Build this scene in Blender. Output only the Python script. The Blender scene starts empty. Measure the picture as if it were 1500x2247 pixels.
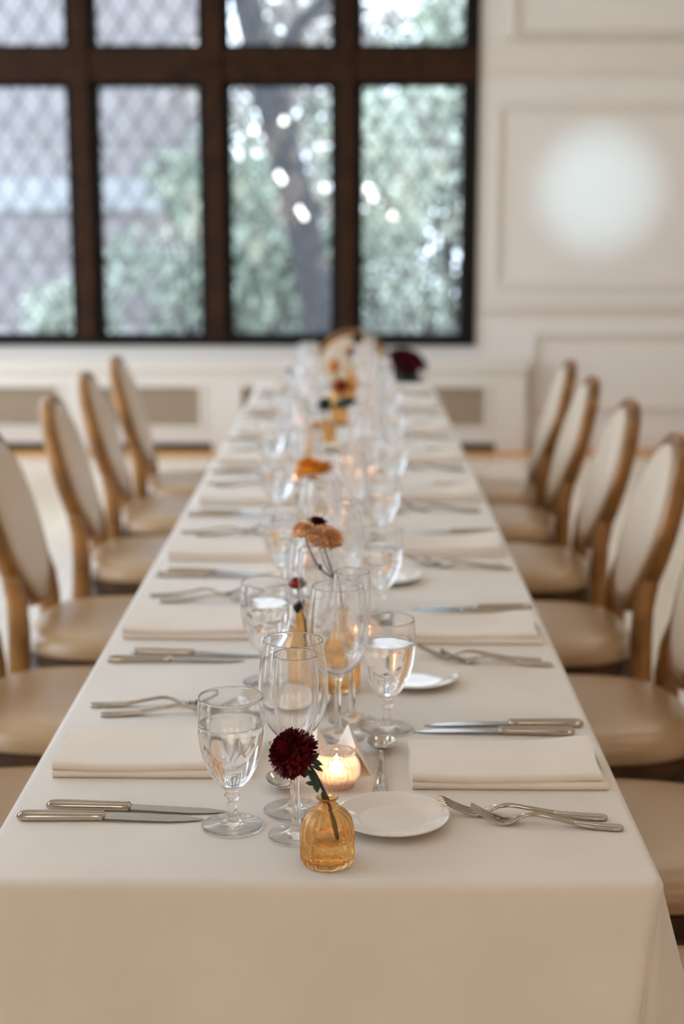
import bpy, bmesh, math, random
from mathutils import Vector, Matrix, noise
random.seed(7)
C = bpy.context.scene
COL = C.collection
PI = math.pi

# ------------------------------------------------------------------ camera, sky, lights, exposure
F_PX, W_PX, H_PX = 3280.0, 1500.0, 2247.0
CAM = Vector((0, 0, 1.47))
PITCH, YAW = math.radians(11.18), math.radians(0.49)
cam_d = bpy.data.cameras.new('camera')
cam = bpy.data.objects.new('camera', cam_d); COL.objects.link(cam)
cam_d.sensor_fit = 'HORIZONTAL'; cam_d.sensor_width = 24.0
cam_d.lens = F_PX * 24.0 / W_PX
cam.location = CAM
cam.rotation_euler = (PI / 2 - PITCH, 0, YAW)
cam_d.clip_start = 0.05; cam_d.clip_end = 200
cam_d.dof.use_dof = True; cam_d.dof.focus_distance = 1.74
cam_d.dof.aperture_fstop = 3.0
C.camera = cam
RC = (Matrix.Rotation(YAW, 3, 'Z') @ Matrix.Rotation(PI / 2 - PITCH, 3, 'X'))
TZ = 0.76                                          # table top


def ray(px, py):
    return RC @ Vector(((px - W_PX / 2) / F_PX, -(py - H_PX / 2) / F_PX, -1.0))


def pt(px, py, z=0.0):                             # point of the photograph that lies z above the table top
    d = ray(px, py); return CAM + d * ((TZ + z - CAM.z) / d.z)


def dp(px, py, zc):                                # point of the photograph at a distance zc along the view
    return CAM + ray(px, py) * zc


world = bpy.data.worlds.new('sky'); C.world = world; world.use_nodes = True
wn = world.node_tree.nodes; wb = wn['Background']
wb.inputs[0].default_value = (0.80, 0.93, 1.10, 1); wb.inputs[1].default_value = 4.55


def area_light(name, loc, size, power, col, rot=(0, 0, 0), shape='DISK', size_y=None):
    l = bpy.data.lights.new(name, 'AREA'); l.shape = shape; l.size = size
    if size_y: l.size_y = size_y
    l.energy = power; l.color = col
    o = bpy.data.objects.new(name, l); COL.objects.link(o); o.location = loc; o.rotation_euler = rot
    return o


CEIL = 3.7
WALL_Y = 9.6
for (x, y, p) in ((-1.8, 0.4, 5), (1.9, 0.4, 6), (-1.8, 4.0, 4), (1.9, 4.0, 6), (-1.8, 7.4, 4), (1.9, 7.4, 7)):
    area_light('ceiling_lamp', (x, y, CEIL - 0.06), 0.75, p, (1.0, 0.88, 0.74))
for x in (-2.0, 0.4, 2.8):                         # added warm fill behind the camera, for the hanging front of the cloth
    area_light('warm_fill', (x, -4.3, 1.8), 1.5, 20, (1.0, 0.82, 0.62), (PI / 2, 0, 0))
sp = bpy.data.lights.new('wall_spot', 'SPOT'); sp.energy = 440; sp.color = (0.50, 0.80, 1.0)
sp.spot_size = math.radians(11.5); sp.spot_blend = 1.0; sp.shadow_soft_size = 0.05
so = bpy.data.objects.new('wall_spot', sp); COL.objects.link(so)
spot_target = Vector((1.535, WALL_Y, 1.63)); so.location = (1.5, 4.6, 2.1)
so.rotation_euler = (spot_target - so.location).to_track_quat('-Z', 'Y').to_euler()
pl = area_light('window_portal', (-0.88, WALL_Y + 0.16, 1.98), 3.4, 1, (1, 1, 1), (-PI / 2, 0, 0), 'RECTANGLE', 2.6)
pl.data.cycles.is_portal = True
XL, XR, YF = -2.6, 4.4, -4.5
SIDE_WIN = [(0.8, 2.8), (3.4, 5.4), (5.7, 9.45)]     # tall windows along the left wall, outside the frame
SZ0, SZ1 = 0.08, 3.2
for (a, b) in SIDE_WIN:
    pl = area_light('side_window_portal', (XL - 0.1, (a + b) / 2, (SZ0 + SZ1) / 2), b - a, 1, (1, 1, 1), (0, -PI / 2, 0), 'RECTANGLE', SZ1 - SZ0)
    pl.rotation_euler = Vector((1, 0, 0)).to_track_quat('-Z', 'Z').to_euler()
    pl.data.cycles.is_portal = True
C.view_settings.view_transform = 'Standard'; C.view_settings.look = 'None'
C.view_settings.exposure = 0.09; C.view_settings.gamma = 1.0; C.view_settings.use_curve_mapping = False
cy = C.cycles
cy.max_bounces = 32; cy.transmission_bounces = 32; cy.transparent_max_bounces = 32
cy.diffuse_bounces = 5; cy.glossy_bounces = 8
cy.sample_clamp_indirect = 4.0; cy.blur_glossy = 0.6
cy.use_denoising = True

# ------------------------------------------------------------------ materials
def s2l(c):
    return tuple(((v / 255) / 12.92 if v / 255 <= 0.04045 else ((v / 255 + 0.055) / 1.055) ** 2.4) for v in c)


def mat(name, rgb, rough=0.5, metal=0.0, spec=0.5, var=0.0, scale=20, bump=0.0, bscale=200, coat=0.0, aniso=None, sheen=0.0):
    m = bpy.data.materials.new(name); m.use_nodes = True
    nt = m.node_tree; b = nt.nodes['Principled BSDF']
    c = s2l(rgb)
    b.inputs['Base Color'].default_value = (*c, 1)
    b.inputs['Roughness'].default_value = rough; b.inputs['Metallic'].default_value = metal
    b.inputs['Specular IOR Level'].default_value = spec
    b.inputs['Coat Weight'].default_value = coat; b.inputs['Sheen Weight'].default_value = sheen
    tc = nt.nodes.new('ShaderNodeTexCoord')
    if var:
        n = nt.nodes.new('ShaderNodeTexNoise'); n.inputs['Scale'].default_value = scale; n.inputs['Detail'].default_value = 4
        nt.links.new(tc.outputs['Object'], n.inputs['Vector'])
        r = nt.nodes.new('ShaderNodeValToRGB')
        r.color_ramp.elements[0].color = (*[v * (1 - var) for v in c], 1); r.color_ramp.elements[0].position = 0.3
        r.color_ramp.elements[1].color = (*[min(1, v * (1 + var)) for v in c], 1); r.color_ramp.elements[1].position = 0.7
        nt.links.new(n.outputs['Fac'], r.inputs['Fac']); nt.links.new(r.outputs['Color'], b.inputs['Base Color'])
    if bump:
        n2 = nt.nodes.new('ShaderNodeTexNoise'); n2.inputs['Scale'].default_value = bscale; n2.inputs['Detail'].default_value = 3
        nt.links.new(tc.outputs['Object'], n2.inputs['Vector'])
        bp = nt.nodes.new('ShaderNodeBump'); bp.inputs['Strength'].default_value = bump; bp.inputs['Distance'].default_value = 0.002
        nt.links.new(n2.outputs['Fac'], bp.inputs['Height']); nt.links.new(bp.outputs['Normal'], b.inputs['Normal'])
    return m


def weave(name, rgb, rough=0.6, freq=900, strength=0.05, soft=0.0):
    m = mat(name, rgb, rough, spec=0.4, var=0.03, scale=9, sheen=0.15)
    nt = m.node_tree; b = nt.nodes['Principled BSDF']
    tc = nt.nodes.new('ShaderNodeTexCoord')
    outs = []
    for ax in ('X', 'Y', 'Z'):
        w = nt.nodes.new('ShaderNodeTexWave'); w.wave_type = 'BANDS'; w.bands_direction = ax
        w.inputs['Scale'].default_value = freq / 6; w.inputs['Distortion'].default_value = 1.2; w.inputs['Detail Scale'].default_value = 40
        nt.links.new(tc.outputs['Object'], w.inputs['Vector']); outs.append(w)
    a = nt.nodes.new('ShaderNodeMath'); a.operation = 'ADD'
    a2 = nt.nodes.new('ShaderNodeMath'); a2.operation = 'ADD'
    nt.links.new(outs[0].outputs['Fac'], a.inputs[0]); nt.links.new(outs[1].outputs['Fac'], a.inputs[1])
    nt.links.new(a.outputs[0], a2.inputs[0]); nt.links.new(outs[2].outputs['Fac'], a2.inputs[1])
    n = nt.nodes.new('ShaderNodeTexNoise'); n.inputs['Scale'].default_value = 5; n.inputs['Detail'].default_value = 2
    nt.links.new(tc.outputs['Object'], n.inputs['Vector'])
    b1 = nt.nodes.new('ShaderNodeBump'); b1.inputs['Strength'].default_value = strength; b1.inputs['Distance'].default_value = 0.0004
    b2 = nt.nodes.new('ShaderNodeBump'); b2.inputs['Strength'].default_value = 0.35; b2.inputs['Distance'].default_value = 0.006
    nt.links.new(a2.outputs[0], b1.inputs['Height']); nt.links.new(n.outputs['Fac'], b2.inputs['Height'])
    nt.links.new(b2.outputs['Normal'], b1.inputs['Normal']); nt.links.new(b1.outputs['Normal'], b.inputs['Normal'])
    return m


def glass(name, col, ior=1.46, rough=0.0, bump=0.0, bscale=60, thin=0.0, frost=0.0):
    m = bpy.data.materials.new(name); m.use_nodes = True; nt = m.node_tree
    for n in list(nt.nodes): nt.nodes.remove(n)
    o = nt.nodes.new('ShaderNodeOutputMaterial'); g = nt.nodes.new('ShaderNodeBsdfGlass')
    g.inputs['Color'].default_value = (*col, 1); g.inputs['IOR'].default_value = ior; g.inputs['Roughness'].default_value = rough
    if thin:
        t = nt.nodes.new('ShaderNodeBsdfTransparent'); t.inputs[0].default_value = (*col, 1); tout = t.outputs[0]
        if frost:
            tl = nt.nodes.new('ShaderNodeBsdfTranslucent'); tl.inputs[0].default_value = (1.0, 0.86, 0.76, 1)
            m2 = nt.nodes.new('ShaderNodeMixShader'); m2.inputs[0].default_value = frost
            nt.links.new(tout, m2.inputs[1]); nt.links.new(tl.outputs[0], m2.inputs[2]); tout = m2.outputs[0]
        mx = nt.nodes.new('ShaderNodeMixShader'); mx.inputs[0].default_value = thin
        nt.links.new(g.outputs[0], mx.inputs[1]); nt.links.new(tout, mx.inputs[2]); nt.links.new(mx.outputs[0], o.inputs['Surface'])
    else: nt.links.new(g.outputs[0], o.inputs['Surface'])
    if bump:
        tc = nt.nodes.new('ShaderNodeTexCoord'); n = nt.nodes.new('ShaderNodeTexNoise'); n.inputs['Scale'].default_value = bscale
        bp = nt.nodes.new('ShaderNodeBump'); bp.inputs['Strength'].default_value = bump; bp.inputs['Distance'].default_value = 0.001
        nt.links.new(tc.outputs['Object'], n.inputs['Vector']); nt.links.new(n.outputs['Fac'], bp.inputs['Height'])
        nt.links.new(bp.outputs['Normal'], g.inputs['Normal'])
    return m


def pane_mat():
    m = bpy.data.materials.new('window_glass'); m.use_nodes = True; nt = m.node_tree
    for n in list(nt.nodes): nt.nodes.remove(n)
    o = nt.nodes.new('ShaderNodeOutputMaterial'); mix = nt.nodes.new('ShaderNodeMixShader')
    t = nt.nodes.new('ShaderNodeBsdfTransparent'); t.inputs[0].default_value = (0.93, 0.95, 0.95, 1)
    g = nt.nodes.new('ShaderNodeBsdfGlossy'); g.inputs['Roughness'].default_value = 0.03
    fr = nt.nodes.new('ShaderNodeFresnel'); fr.inputs['IOR'].default_value = 1.5
    nt.links.new(fr.outputs[0], mix.inputs[0]); nt.links.new(t.outputs[0], mix.inputs[1]); nt.links.new(g.outputs[0], mix.inputs[2])
    nt.links.new(mix.outputs[0], o.inputs['Surface'])
    return m


def emit(name, col, s):
    m = bpy.data.materials.new(name); m.use_nodes = True; nt = m.node_tree
    b = nt.nodes['Principled BSDF']; b.inputs['Base Color'].default_value = (*col, 1)
    b.inputs['Emission Color'].default_value = (*col, 1); b.inputs['Emission Strength'].default_value = s
    return m


def wax_mat():
    m = mat('candle_wax', (252, 236, 218), 0.5); nt = m.node_tree; b = nt.nodes['Principled BSDF']
    t = nt.nodes.new('ShaderNodeBsdfTranslucent'); t.inputs[0].default_value = (1.0, 0.86, 0.70, 1)
    mx = nt.nodes.new('ShaderNodeMixShader'); mx.inputs[0].default_value = 0.55
    nt.links.new(b.outputs[0], mx.inputs[1]); nt.links.new(t.outputs[0], mx.inputs[2])
    nt.links.new(mx.outputs[0], nt.nodes['Material Output'].inputs['Surface'])
    return m


def floor_mat():
    m = mat('floor_wood', (214, 170, 115), 0.22, spec=0.9, coat=1.0)
    m.node_tree.nodes['Principled BSDF'].inputs['Coat Roughness'].default_value = 0.15
    m.node_tree.nodes['Principled BSDF'].inputs['Coat IOR'].default_value = 2.1
    nt = m.node_tree; b = nt.nodes['Principled BSDF']
    tc = nt.nodes.new('ShaderNodeTexCoord'); mp = nt.nodes.new('ShaderNodeMapping')
    mp.inputs['Rotation'].default_value = (0, 0, PI / 2)
    br = nt.nodes.new('ShaderNodeTexBrick'); br.inputs['Scale'].default_value = 1.0
    br.inputs['Brick Width'].default_value = 0.9; br.inputs['Row Height'].default_value = 0.07; br.inputs['Mortar Size'].default_value = 0.0012
    br.inputs['Color1'].default_value = (*s2l((234, 215, 190)), 1); br.inputs['Color2'].default_value = (*s2l((226, 206, 180)), 1)
    br.inputs['Mortar'].default_value = (*s2l((140, 105, 70)), 1)
    nt.links.new(tc.outputs['Object'], mp.inputs['Vector']); nt.links.new(mp.outputs[0], br.inputs['Vector'])
    nt.links.new(br.outputs['Color'], b.inputs['Base Color'])
    return m


M = {
    'cloth': weave('tablecloth_linen', (217, 210, 202)),
    'napkin': weave('napkin_cotton', (222, 212, 201), 0.7, 1300, 0.1),
    'steel': mat('polished_steel', (186, 178, 168), 0.1, 1.0, var=0.04, scale=60),
    'blade': mat('brushed_steel', (170, 164, 158), 0.17, 1.0, bump=0.05, bscale=400),
    'china': mat('white_china', (222, 213, 203), 0.12, spec=0.5, coat=0.3),
    'glass': glass('clear_glass', (1, 1, 1), 1.38, thin=0.06),
    'water': glass('water', (1, 1, 1), 1.33),
    'amber': glass('amber_glass', (0.997, 0.875, 0.67), 1.45, bump=0.15, bscale=45, thin=0.1),
    'peach': glass('peach_glass', (1.0, 0.96, 0.925), 1.45, thin=0.6, frost=0.27),
    'wax': wax_mat(),
    'cup': glass('tealight_cup', (1.0, 0.97, 0.93), 1.45, thin=0.85),
    'wick': mat('wick', (30, 24, 20), 0.9),
    'flame': emit('flame', (1.0, 0.60, 0.33), 260),
    'burgundy': mat('burgundy_petals', (88, 6, 14), 0.6, var=0.55, scale=55, spec=0.25),
    'dark_burgundy': mat('dark_burgundy_petals', (62, 6, 14), 0.6, var=0.5, scale=55, spec=0.25),
    'orange': mat('orange_petals', (240, 148, 36), 0.6, var=0.4, scale=60, spec=0.25),
    'peach_petal': mat('peach_petals', (240, 178, 138), 0.6, var=0.4, scale=60, spec=0.25),
    'rust': mat('rust_petals', (158, 58, 26), 0.6, var=0.45, scale=60, spec=0.25),
    'leaf': mat('flower_leaf', (38, 56, 44), 0.55, var=0.3, scale=50),
    'stem': mat('flower_stem', (48, 44, 32), 0.6, var=0.3, scale=80),
    'card': mat('card_stock', (240, 226, 212), 0.8, var=0.02),
    'wall': mat('wall_paint', (221, 214, 206), 0.42, spec=0.4, var=0.015, scale=2),
    'trim': mat('trim_paint', (216, 207, 196), 0.38, spec=0.4, var=0.015, scale=3),
    'ceiling': mat('ceiling_paint', (240, 236, 228), 0.85),
    'floor': floor_mat(),
    'floor_strip': mat('floor_strip_orange', (206, 150, 92), 0.4, spec=0.3, var=0.1, scale=3),
    'wood': mat('dark_oak', (48, 28, 14), 0.65, spec=0.12, var=0.35, scale=7, bump=0.2, bscale=60),
    'casement': mat('casement_paint', (22, 18, 16), 0.65, spec=0.12, var=0.2, scale=10),
    'lead': mat('lead_came', (108, 112, 116), 0.6, var=0.2),
    'pane': pane_mat(),
    'grille': mat('grille_metal', (178, 158, 132), 0.5, 0.0, var=0.05, scale=30),
    'slot_shade': mat('recess_shade', (12, 10, 9), 0.9, spec=0.1),
    'vinyl': mat('taupe_vinyl', (176, 144, 108), 0.24, spec=0.6, var=0.06, scale=6, bump=0.12, bscale=500),
    'back_vinyl': mat('taupe_back_vinyl', (200, 181, 158), 0.42, spec=0.4, var=0.05, scale=6, bump=0.12, bscale=500),
    'gold': mat('antique_gold', (134, 93, 48), 0.33, 0.4, var=0.3, scale=12),
    'bronze': mat('dark_bronze_rail', (74, 48, 25), 0.5, 0.0, spec=0.25, var=0.3, scale=12),
    'bark': mat('bark', (60, 60, 63), 0.9, var=0.2, scale=8, bump=0.6, bscale=12),
    'foliage': mat('garden_leaf', (184, 192, 176), 0.6, var=0.3, scale=3),
    'foliage_dark': mat('garden_leaf_deep', (150, 162, 145), 0.6, var=0.3, scale=3),
    'foliage_pale': mat('garden_leaf_pale', (180, 174, 168), 0.6, var=0.2, scale=3),
    'ground': mat('pale_paving', (150, 144, 142), 0.9, var=0.12, scale=1.5),
    'bounce_ground': mat('pale_bounce_ground', (226, 223, 218), 0.9, var=0.05, scale=1.5),
    'house': mat('pale_render', (140, 134, 134), 0.9, var=0.06, scale=1.2),
    'house_band': mat('white_band', (160, 162, 164), 0.9),
    'bulb': emit('bulb_glow', (1.0, 0.93, 0.82), 3.5),
    'wire': mat('black_wire', (25, 25, 25), 0.6),
    'pot': mat('dark_green_bowl', (22, 30, 26), 0.35, var=0.2),
}

# ------------------------------------------------------------------ mesh helpers
class MB:
    def __init__(s): s.v = []; s.f = []
    def add(s, verts, faces):
        o = len(s.v); s.v += [tuple(p) for p in verts]; s.f += [tuple(i + o for i in f) for f in faces]
    def box(s, x0, x1, y0, y1, z0, z1):
        s.add([(x0, y0, z0), (x1, y0, z0), (x1, y1, z0), (x0, y1, z0), (x0, y0, z1), (x1, y0, z1), (x1, y1, z1), (x0, y1, z1)],
              [(3, 2, 1, 0), (4, 5, 6, 7), (0, 1, 5, 4), (1, 2, 6, 5), (2, 3, 7, 6), (3, 0, 4, 7)])
    def rings(s, rings, cap0=True, cap1=True, closed=True):
        n = len(rings[0]); v = [p for r in rings for p in r]; f = []
        for i in range(len(rings) - 1):
            for j in range(n if closed else n - 1):
                k = (j + 1) % n
                f.append((i * n + j, i * n + k, (i + 1) * n + k, (i + 1) * n + j))
        if cap0: f.append(tuple(range(n - 1, -1, -1)))
        if cap1: f.append(tuple((len(rings) - 1) * n + j for j in range(n)))
        s.add(v, f)
    def lathe(s, prof, seg=40, mod=None):
        v = []; f = []; idx = []
        for (r, z) in prof:
            if r < 1e-6:
                idx.append([len(v)]); v.append((0, 0, z))
            else:
                row = []
                for j in range(seg):
                    a = 2 * PI * j / seg; rr = r * (mod(a, r, z) if mod else 1)
                    row.append(len(v)); v.append((rr * math.cos(a), rr * math.sin(a), z))
                idx.append(row)
        for a, b in zip(idx, idx[1:]):
            for j in range(seg):
                k = (j + 1) % seg
                if len(a) == 1 and len(b) == 1: continue
                if len(a) == 1: f.append((a[0], b[k], b[j]))
                elif len(b) == 1: f.append((a[j], a[k], b[0]))
                else: f.append((a[j], a[k], b[k], b[j]))
        s.add(v, f)
    def tube(s, pts, r0, r1=None, n=8):
        r1 = r0 if r1 is None else r1
        pts = [Vector(p) for p in pts]; rings = []
        for i, p in enumerate(pts):
            t = (pts[min(i + 1, len(pts) - 1)] - pts[max(i - 1, 0)]).normalized()
            u = t.cross(Vector((0, 1, 0.01))); u = u.normalized() if u.length > 1e-4 else Vector((1, 0, 0)); w = t.cross(u)
            rr = r0 + (r1 - r0) * i / max(1, len(pts) - 1)
            rings.append([p + (u * math.cos(2 * PI * k / n) + w * math.sin(2 * PI * k / n)) * rr for k in range(n)])
        s.rings(rings)
    def mesh(s, name, m, smooth=True, fix=True):
        me = bpy.data.meshes.new(name); me.from_pydata(s.v, [], s.f)
        if fix:
            bm = bmesh.new(); bm.from_mesh(me); bmesh.ops.recalc_face_normals(bm, faces=bm.faces); bm.to_mesh(me); bm.free()
        me.materials.append(m)
        if smooth: me.polygons.foreach_set('use_smooth', [True] * len(me.polygons))
        me.update(); return me


def link(name, me, parent=None, loc=None, rot=None, kind=None, label=None):
    o = bpy.data.objects.new(name, me); COL.objects.link(o)
    if parent: o.parent = parent
    if loc is not None: o.location = loc
    if rot is not None: o.rotation_euler = rot
    if kind: o['kind'] = kind
    if label: o['label'] = label
    return o


def sharp(o, ang=35):
    o.data.set_sharp_from_angle(angle=math.radians(ang)); return o


def thing(name, label, cat, loc=(0, 0, 0), rz=0, group=None):
    o = bpy.data.objects.new(name, None); COL.objects.link(o); o.empty_display_size = 0.05
    o.location = loc; o.rotation_euler = (0, 0, rz); o['label'] = label; o['category'] = cat
    if group: o['group'] = group
    return o


def tag(o, label, cat, group=None):
    o['label'] = label; o['category'] = cat
    if group: o['group'] = group
    return o


def dup(root, loc, rz, label, group=None, scale=None):
    r = root.copy(); COL.objects.link(r); r.location = loc; r.rotation_euler = (0, 0, rz); r['label'] = label
    if group: r['group'] = group
    if scale: r.scale = scale
    for ch in list(root.children):
        c = ch.copy(); COL.objects.link(c); c.parent = r
        for g in ch.children:
            d = g.copy(); COL.objects.link(d); d.parent = c
    return r


_first = {}
def inst(kind, builder, loc, rz, label, group=None, scale=None):
    if kind not in _first:
        t = builder(); _first[kind] = t
        t.location = loc; t.rotation_euler = (0, 0, rz); t['label'] = label
        if group: t['group'] = group
        if scale: t.scale = scale
        return t
    return dup(_first[kind], loc, rz, label, group, scale or (1, 1, 1))


def cr(prof, k=4):                                 # Catmull-Rom refinement of a profile; repeat a point to keep it sharp
    out = []
    for i in range(len(prof) - 1):
        p0 = prof[max(i - 1, 0)]; p1 = prof[i]; p2 = prof[i + 1]; p3 = prof[min(i + 2, len(prof) - 1)]
        for j in range(k):
            t = j / k
            q = [0.5 * (2 * b + (c - a) * t + (2 * a - 5 * b + 4 * c - d) * t * t + (3 * b - a - 3 * c + d) * t ** 3) for a, b, c, d in zip(p0, p1, p2, p3)]
            out.append((max(q[0], 0.0), q[1]))
    out.append(prof[-1]); return out


def bez(p0, p1, p2, n=10):
    p0, p1, p2 = Vector(p0), Vector(p1), Vector(p2)
    return [p0 * (1 - t) ** 2 + p1 * 2 * t * (1 - t) + p2 * t * t for t in [i / n for i in range(n + 1)]]


def box_obj(name, dims, m, parent=None, kind=None, bevel=0.0):
    mb = MB(); mb.box(*dims); me = mb.mesh(name, m, smooth=False)
    if bevel:
        bm = bmesh.new(); bm.from_mesh(me)
        bmesh.ops.bevel(bm, geom=bm.edges[:], offset=bevel, segments=2, affect='EDGES', profile=0.7); bm.to_mesh(me); bm.free()
    return link(name, me, parent, kind=kind)

# ------------------------------------------------------------------ room shell
box_obj('floor', (XL, XR, YF, WALL_Y + 0.2, -0.1, 0), M['floor'], kind='structure')
box_obj('ceiling', (XL, XR, YF, WALL_Y + 0.2, CEIL, CEIL + 0.1), M['ceiling'], kind='structure')
mb = MB(); ye = YF
for (a, b) in SIDE_WIN + [(WALL_Y + 0.2, 0)]:
    mb.box(XL - 0.15, XL, ye, a, 0, CEIL); ye = b
    if b: mb.box(XL - 0.15, XL, a, b, 0, SZ0); mb.box(XL - 0.15, XL, a, b, SZ1, CEIL)
link('wall_left', mb.mesh('wall_left', M['wall'], False), kind='structure')
box_obj('wall_right', (XR, XR + 0.15, YF, WALL_Y + 0.2, 0, CEIL), M['wall'], kind='structure')
box_obj('wall_front', (XL, XR, YF - 0.15, YF, 0, CEIL), M['wall'], kind='structure')
WX0, WX1, WZ0, WZ1 = -2.53, 0.767, 0.663, 3.25   # window opening
mb = MB()
mb.box(XL, XR, WALL_Y, WALL_Y + 0.2, 0, WZ0); mb.box(XL, XR, WALL_Y, WALL_Y + 0.2, WZ1, CEIL)
mb.box(XL, WX0, WALL_Y, WALL_Y + 0.2, WZ0, WZ1); mb.box(WX1, XR, WALL_Y, WALL_Y + 0.2, WZ0, WZ1)
link('wall_back', mb.mesh('wall_back', M['wall'], False), kind='structure')

# ---- timber grid of the window: posts, transom, head and bottom rail, each a piece of the setting
PITCH_X, LIGHT_W = 0.825, 0.622
lights_x = [0.049 + LIGHT_W - i * PITCH_X for i in range(4)]     # right edges of the lights, from the right
lights_x = [(r - LIGHT_W, r) for r in lights_x]
tn = [0]
def trim(dims, m, bevel=0.006):
    tn[0] += 1
    return box_obj('trim_%d' % tn[0], dims, m, kind='structure', bevel=bevel)
for i in range(4):
    if i == 0: trim((lights_x[0][1] + 0.028, WX1, WALL_Y - 0.03, WALL_Y + 0.15, WZ0, WZ1), M['casement'])
    if i < 3:
        cx = (lights_x[i][0] + lights_x[i + 1][1]) / 2
        trim((cx - 0.052, cx + 0.052, WALL_Y - 0.05, WALL_Y + 0.15, WZ0 + 0.03, WZ1), M['wood'], 0.012)
trim((WX0, lights_x[3][0] - 0.03, WALL_Y - 0.03, WALL_Y + 0.15, WZ0, WZ1), M['wood'])
trim((WX0, WX1, WALL_Y - 0.035, WALL_Y + 0.14, 2.29, 2.485), M['wood'], 0.01)
trim((WX0, WX1, WALL_Y - 0.04, WALL_Y + 0.14, WZ0 - 0.002, WZ0 + 0.045), M['casement'], 0.006)
trim((WX0, WX1, WALL_Y - 0.03, WALL_Y + 0.14, WZ1 - 0.06, WZ1), M['wood'])


def clip_poly(poly, x0, x1, z0, z1):
    for axis, lim, sgn in ((0, x0, 1), (0, x1, -1), (1, z0, 1), (1, z1, -1)):
        out = []
        for i in range(len(poly)):
            a, b = poly[i], poly[(i + 1) % len(poly)]
            da, db = (a[axis] - lim) * sgn, (b[axis] - lim) * sgn
            if da >= 0: out.append(a)
            if da * db < 0:
                t = da / (da - db); out.append((a[0] + (b[0] - a[0]) * t, a[1] + (b[1] - a[1]) * t))
        poly = out
        if len(poly) < 3: return []
    return poly


DW, DH = 0.168, 0.262
GY = WALL_Y + 0.075
def make_window(n, x0, x1, z0, z1, latches):
    w = bpy.data.objects.new('window_%d' % n, None); COL.objects.link(w); w.location = ((x0 + x1) / 2, GY, z0); w['kind'] = 'structure'
    ox, oz = (x0 + x1) / 2, z0
    X0, X1, Z1 = x0 - ox, x1 - ox, z1 - oz
    fb = MB(); t = 0.055
    for d in ((X0 - t, X0, 0.0 - t, Z1 + t), (X1, X1 + t, 0.0 - t, Z1 + t), (X0, X1, 0.0 - t, 0.0), (X0, X1, Z1, Z1 + t)):
        fb.box(d[0], d[1], -0.06, 0.03, d[2], d[3])
    link('casement_frame', fb.mesh('casement_frame', M['casement'], False), w)
    g = 0.004
    nx = int((X1 - X0) / DW) + 2; nz = int(Z1 / DH) + 2
    for a in range(-nx, nx + 1):
        for b in range(-1, 2 * nz + 1):
            cx = a * DW + (DW / 2 if b % 2 else 0); cz = b * DH / 2
            k = 1 - 2 * g / DW
            P = clip_poly([(cx, cz - DH / 2 * k), (cx + DW / 2 * k, cz), (cx, cz + DH / 2 * k), (cx - DW / 2 * k, cz)], X0, X1, 0, Z1)
            if len(P) < 3: continue
            ar = abs(sum(P[i][0] * P[(i + 1) % len(P)][1] - P[(i + 1) % len(P)][0] * P[i][1] for i in range(len(P)))) / 2
            if ar < 1.5e-4: continue
            mb = MB(); tl = random.uniform(-0.004, 0.004); tz = random.uniform(-0.004, 0.004)
            # thin sheet, each pane set at its own slight angle
            mb.add([(p[0], tl * (p[0] - cx) * 8 + tz * (p[1] - cz) * 6, p[1]) for p in P], [tuple(range(len(P)))])
            link('pane', mb.mesh('pane', M['pane'], False, False), w)
    lb = MB(); hw = 0.0055
    for s in (1, -1):
        for c in range(-2 * nx - 2 * nz, 2 * nx + 2 * nz):
            # line x/(DW) * s + z/DH = c + .5
            pts = []
            for (xx, zz) in ((X0, None), (X1, None), (None, 0.0), (None, Z1)):
                if xx is not None: zz = (c + 0.5 - s * xx / DW) * DH
                else: xx = (c + 0.5 - zz / DH) * DW * s
                if X0 - 1e-6 <= xx <= X1 + 1e-6 and -1e-6 <= zz <= Z1 + 1e-6: pts.append((xx, zz))
            if len(pts) < 2: continue
            pts.sort(); a, b = pts[0], pts[-1]
            L = math.hypot(b[0] - a[0], b[1] - a[1])
            if L < 0.02: continue
            nx_, nz_ = -(b[1] - a[1]) / L * hw, (b[0] - a[0]) / L * hw
            q = [(a[0] + nx_, a[1] + nz_), (b[0] + nx_, b[1] + nz_), (b[0] - nx_, b[1] - nz_), (a[0] - nx_, a[1] - nz_)]
            lb.add([(p[0], -0.005, p[1]) for p in q] + [(p[0], 0.005, p[1]) for p in q],
                   [(0, 1, 2, 3), (7, 6, 5, 4), (0, 4, 5, 1), (1, 5, 6, 2), (2, 6, 7, 3), (3, 7, 4, 0)])
    o = link('lead_lattice', lb.mesh('lead_lattice', M['lead'], False), w); o['kind'] = 'stuff'
    for zb in latches:
        sb = MB(); sb.box(X0, X1, 0.007, 0.015, zb - 0.004, zb + 0.004); link('saddle_bar', sb.mesh('saddle_bar', M['lead'], False), w)
        hb = MB(); hb.box(X0 - 0.02, X0 + 0.028, -0.075, -0.05, zb - 0.012, zb + 0.014)
        hb.tube([(X0 + 0.015, -0.07, zb), (X0 + 0.035, -0.085, zb - 0.01), (X0 + 0.045, -0.085, zb - 0.035)], 0.007)
        link('casement_stay', hb.mesh('casement_stay', M['casement'], False), w)


n = 0
for (x0, x1) in lights_x:
    n += 1; make_window(n, x0, x1, 0.732, 2.262, (0.47, 1.19))
for (x0, x1) in lights_x:
    n += 1; make_window(n, x0 - 0.004, x1 + 0.004, 2.513, 3.16, ())

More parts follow.
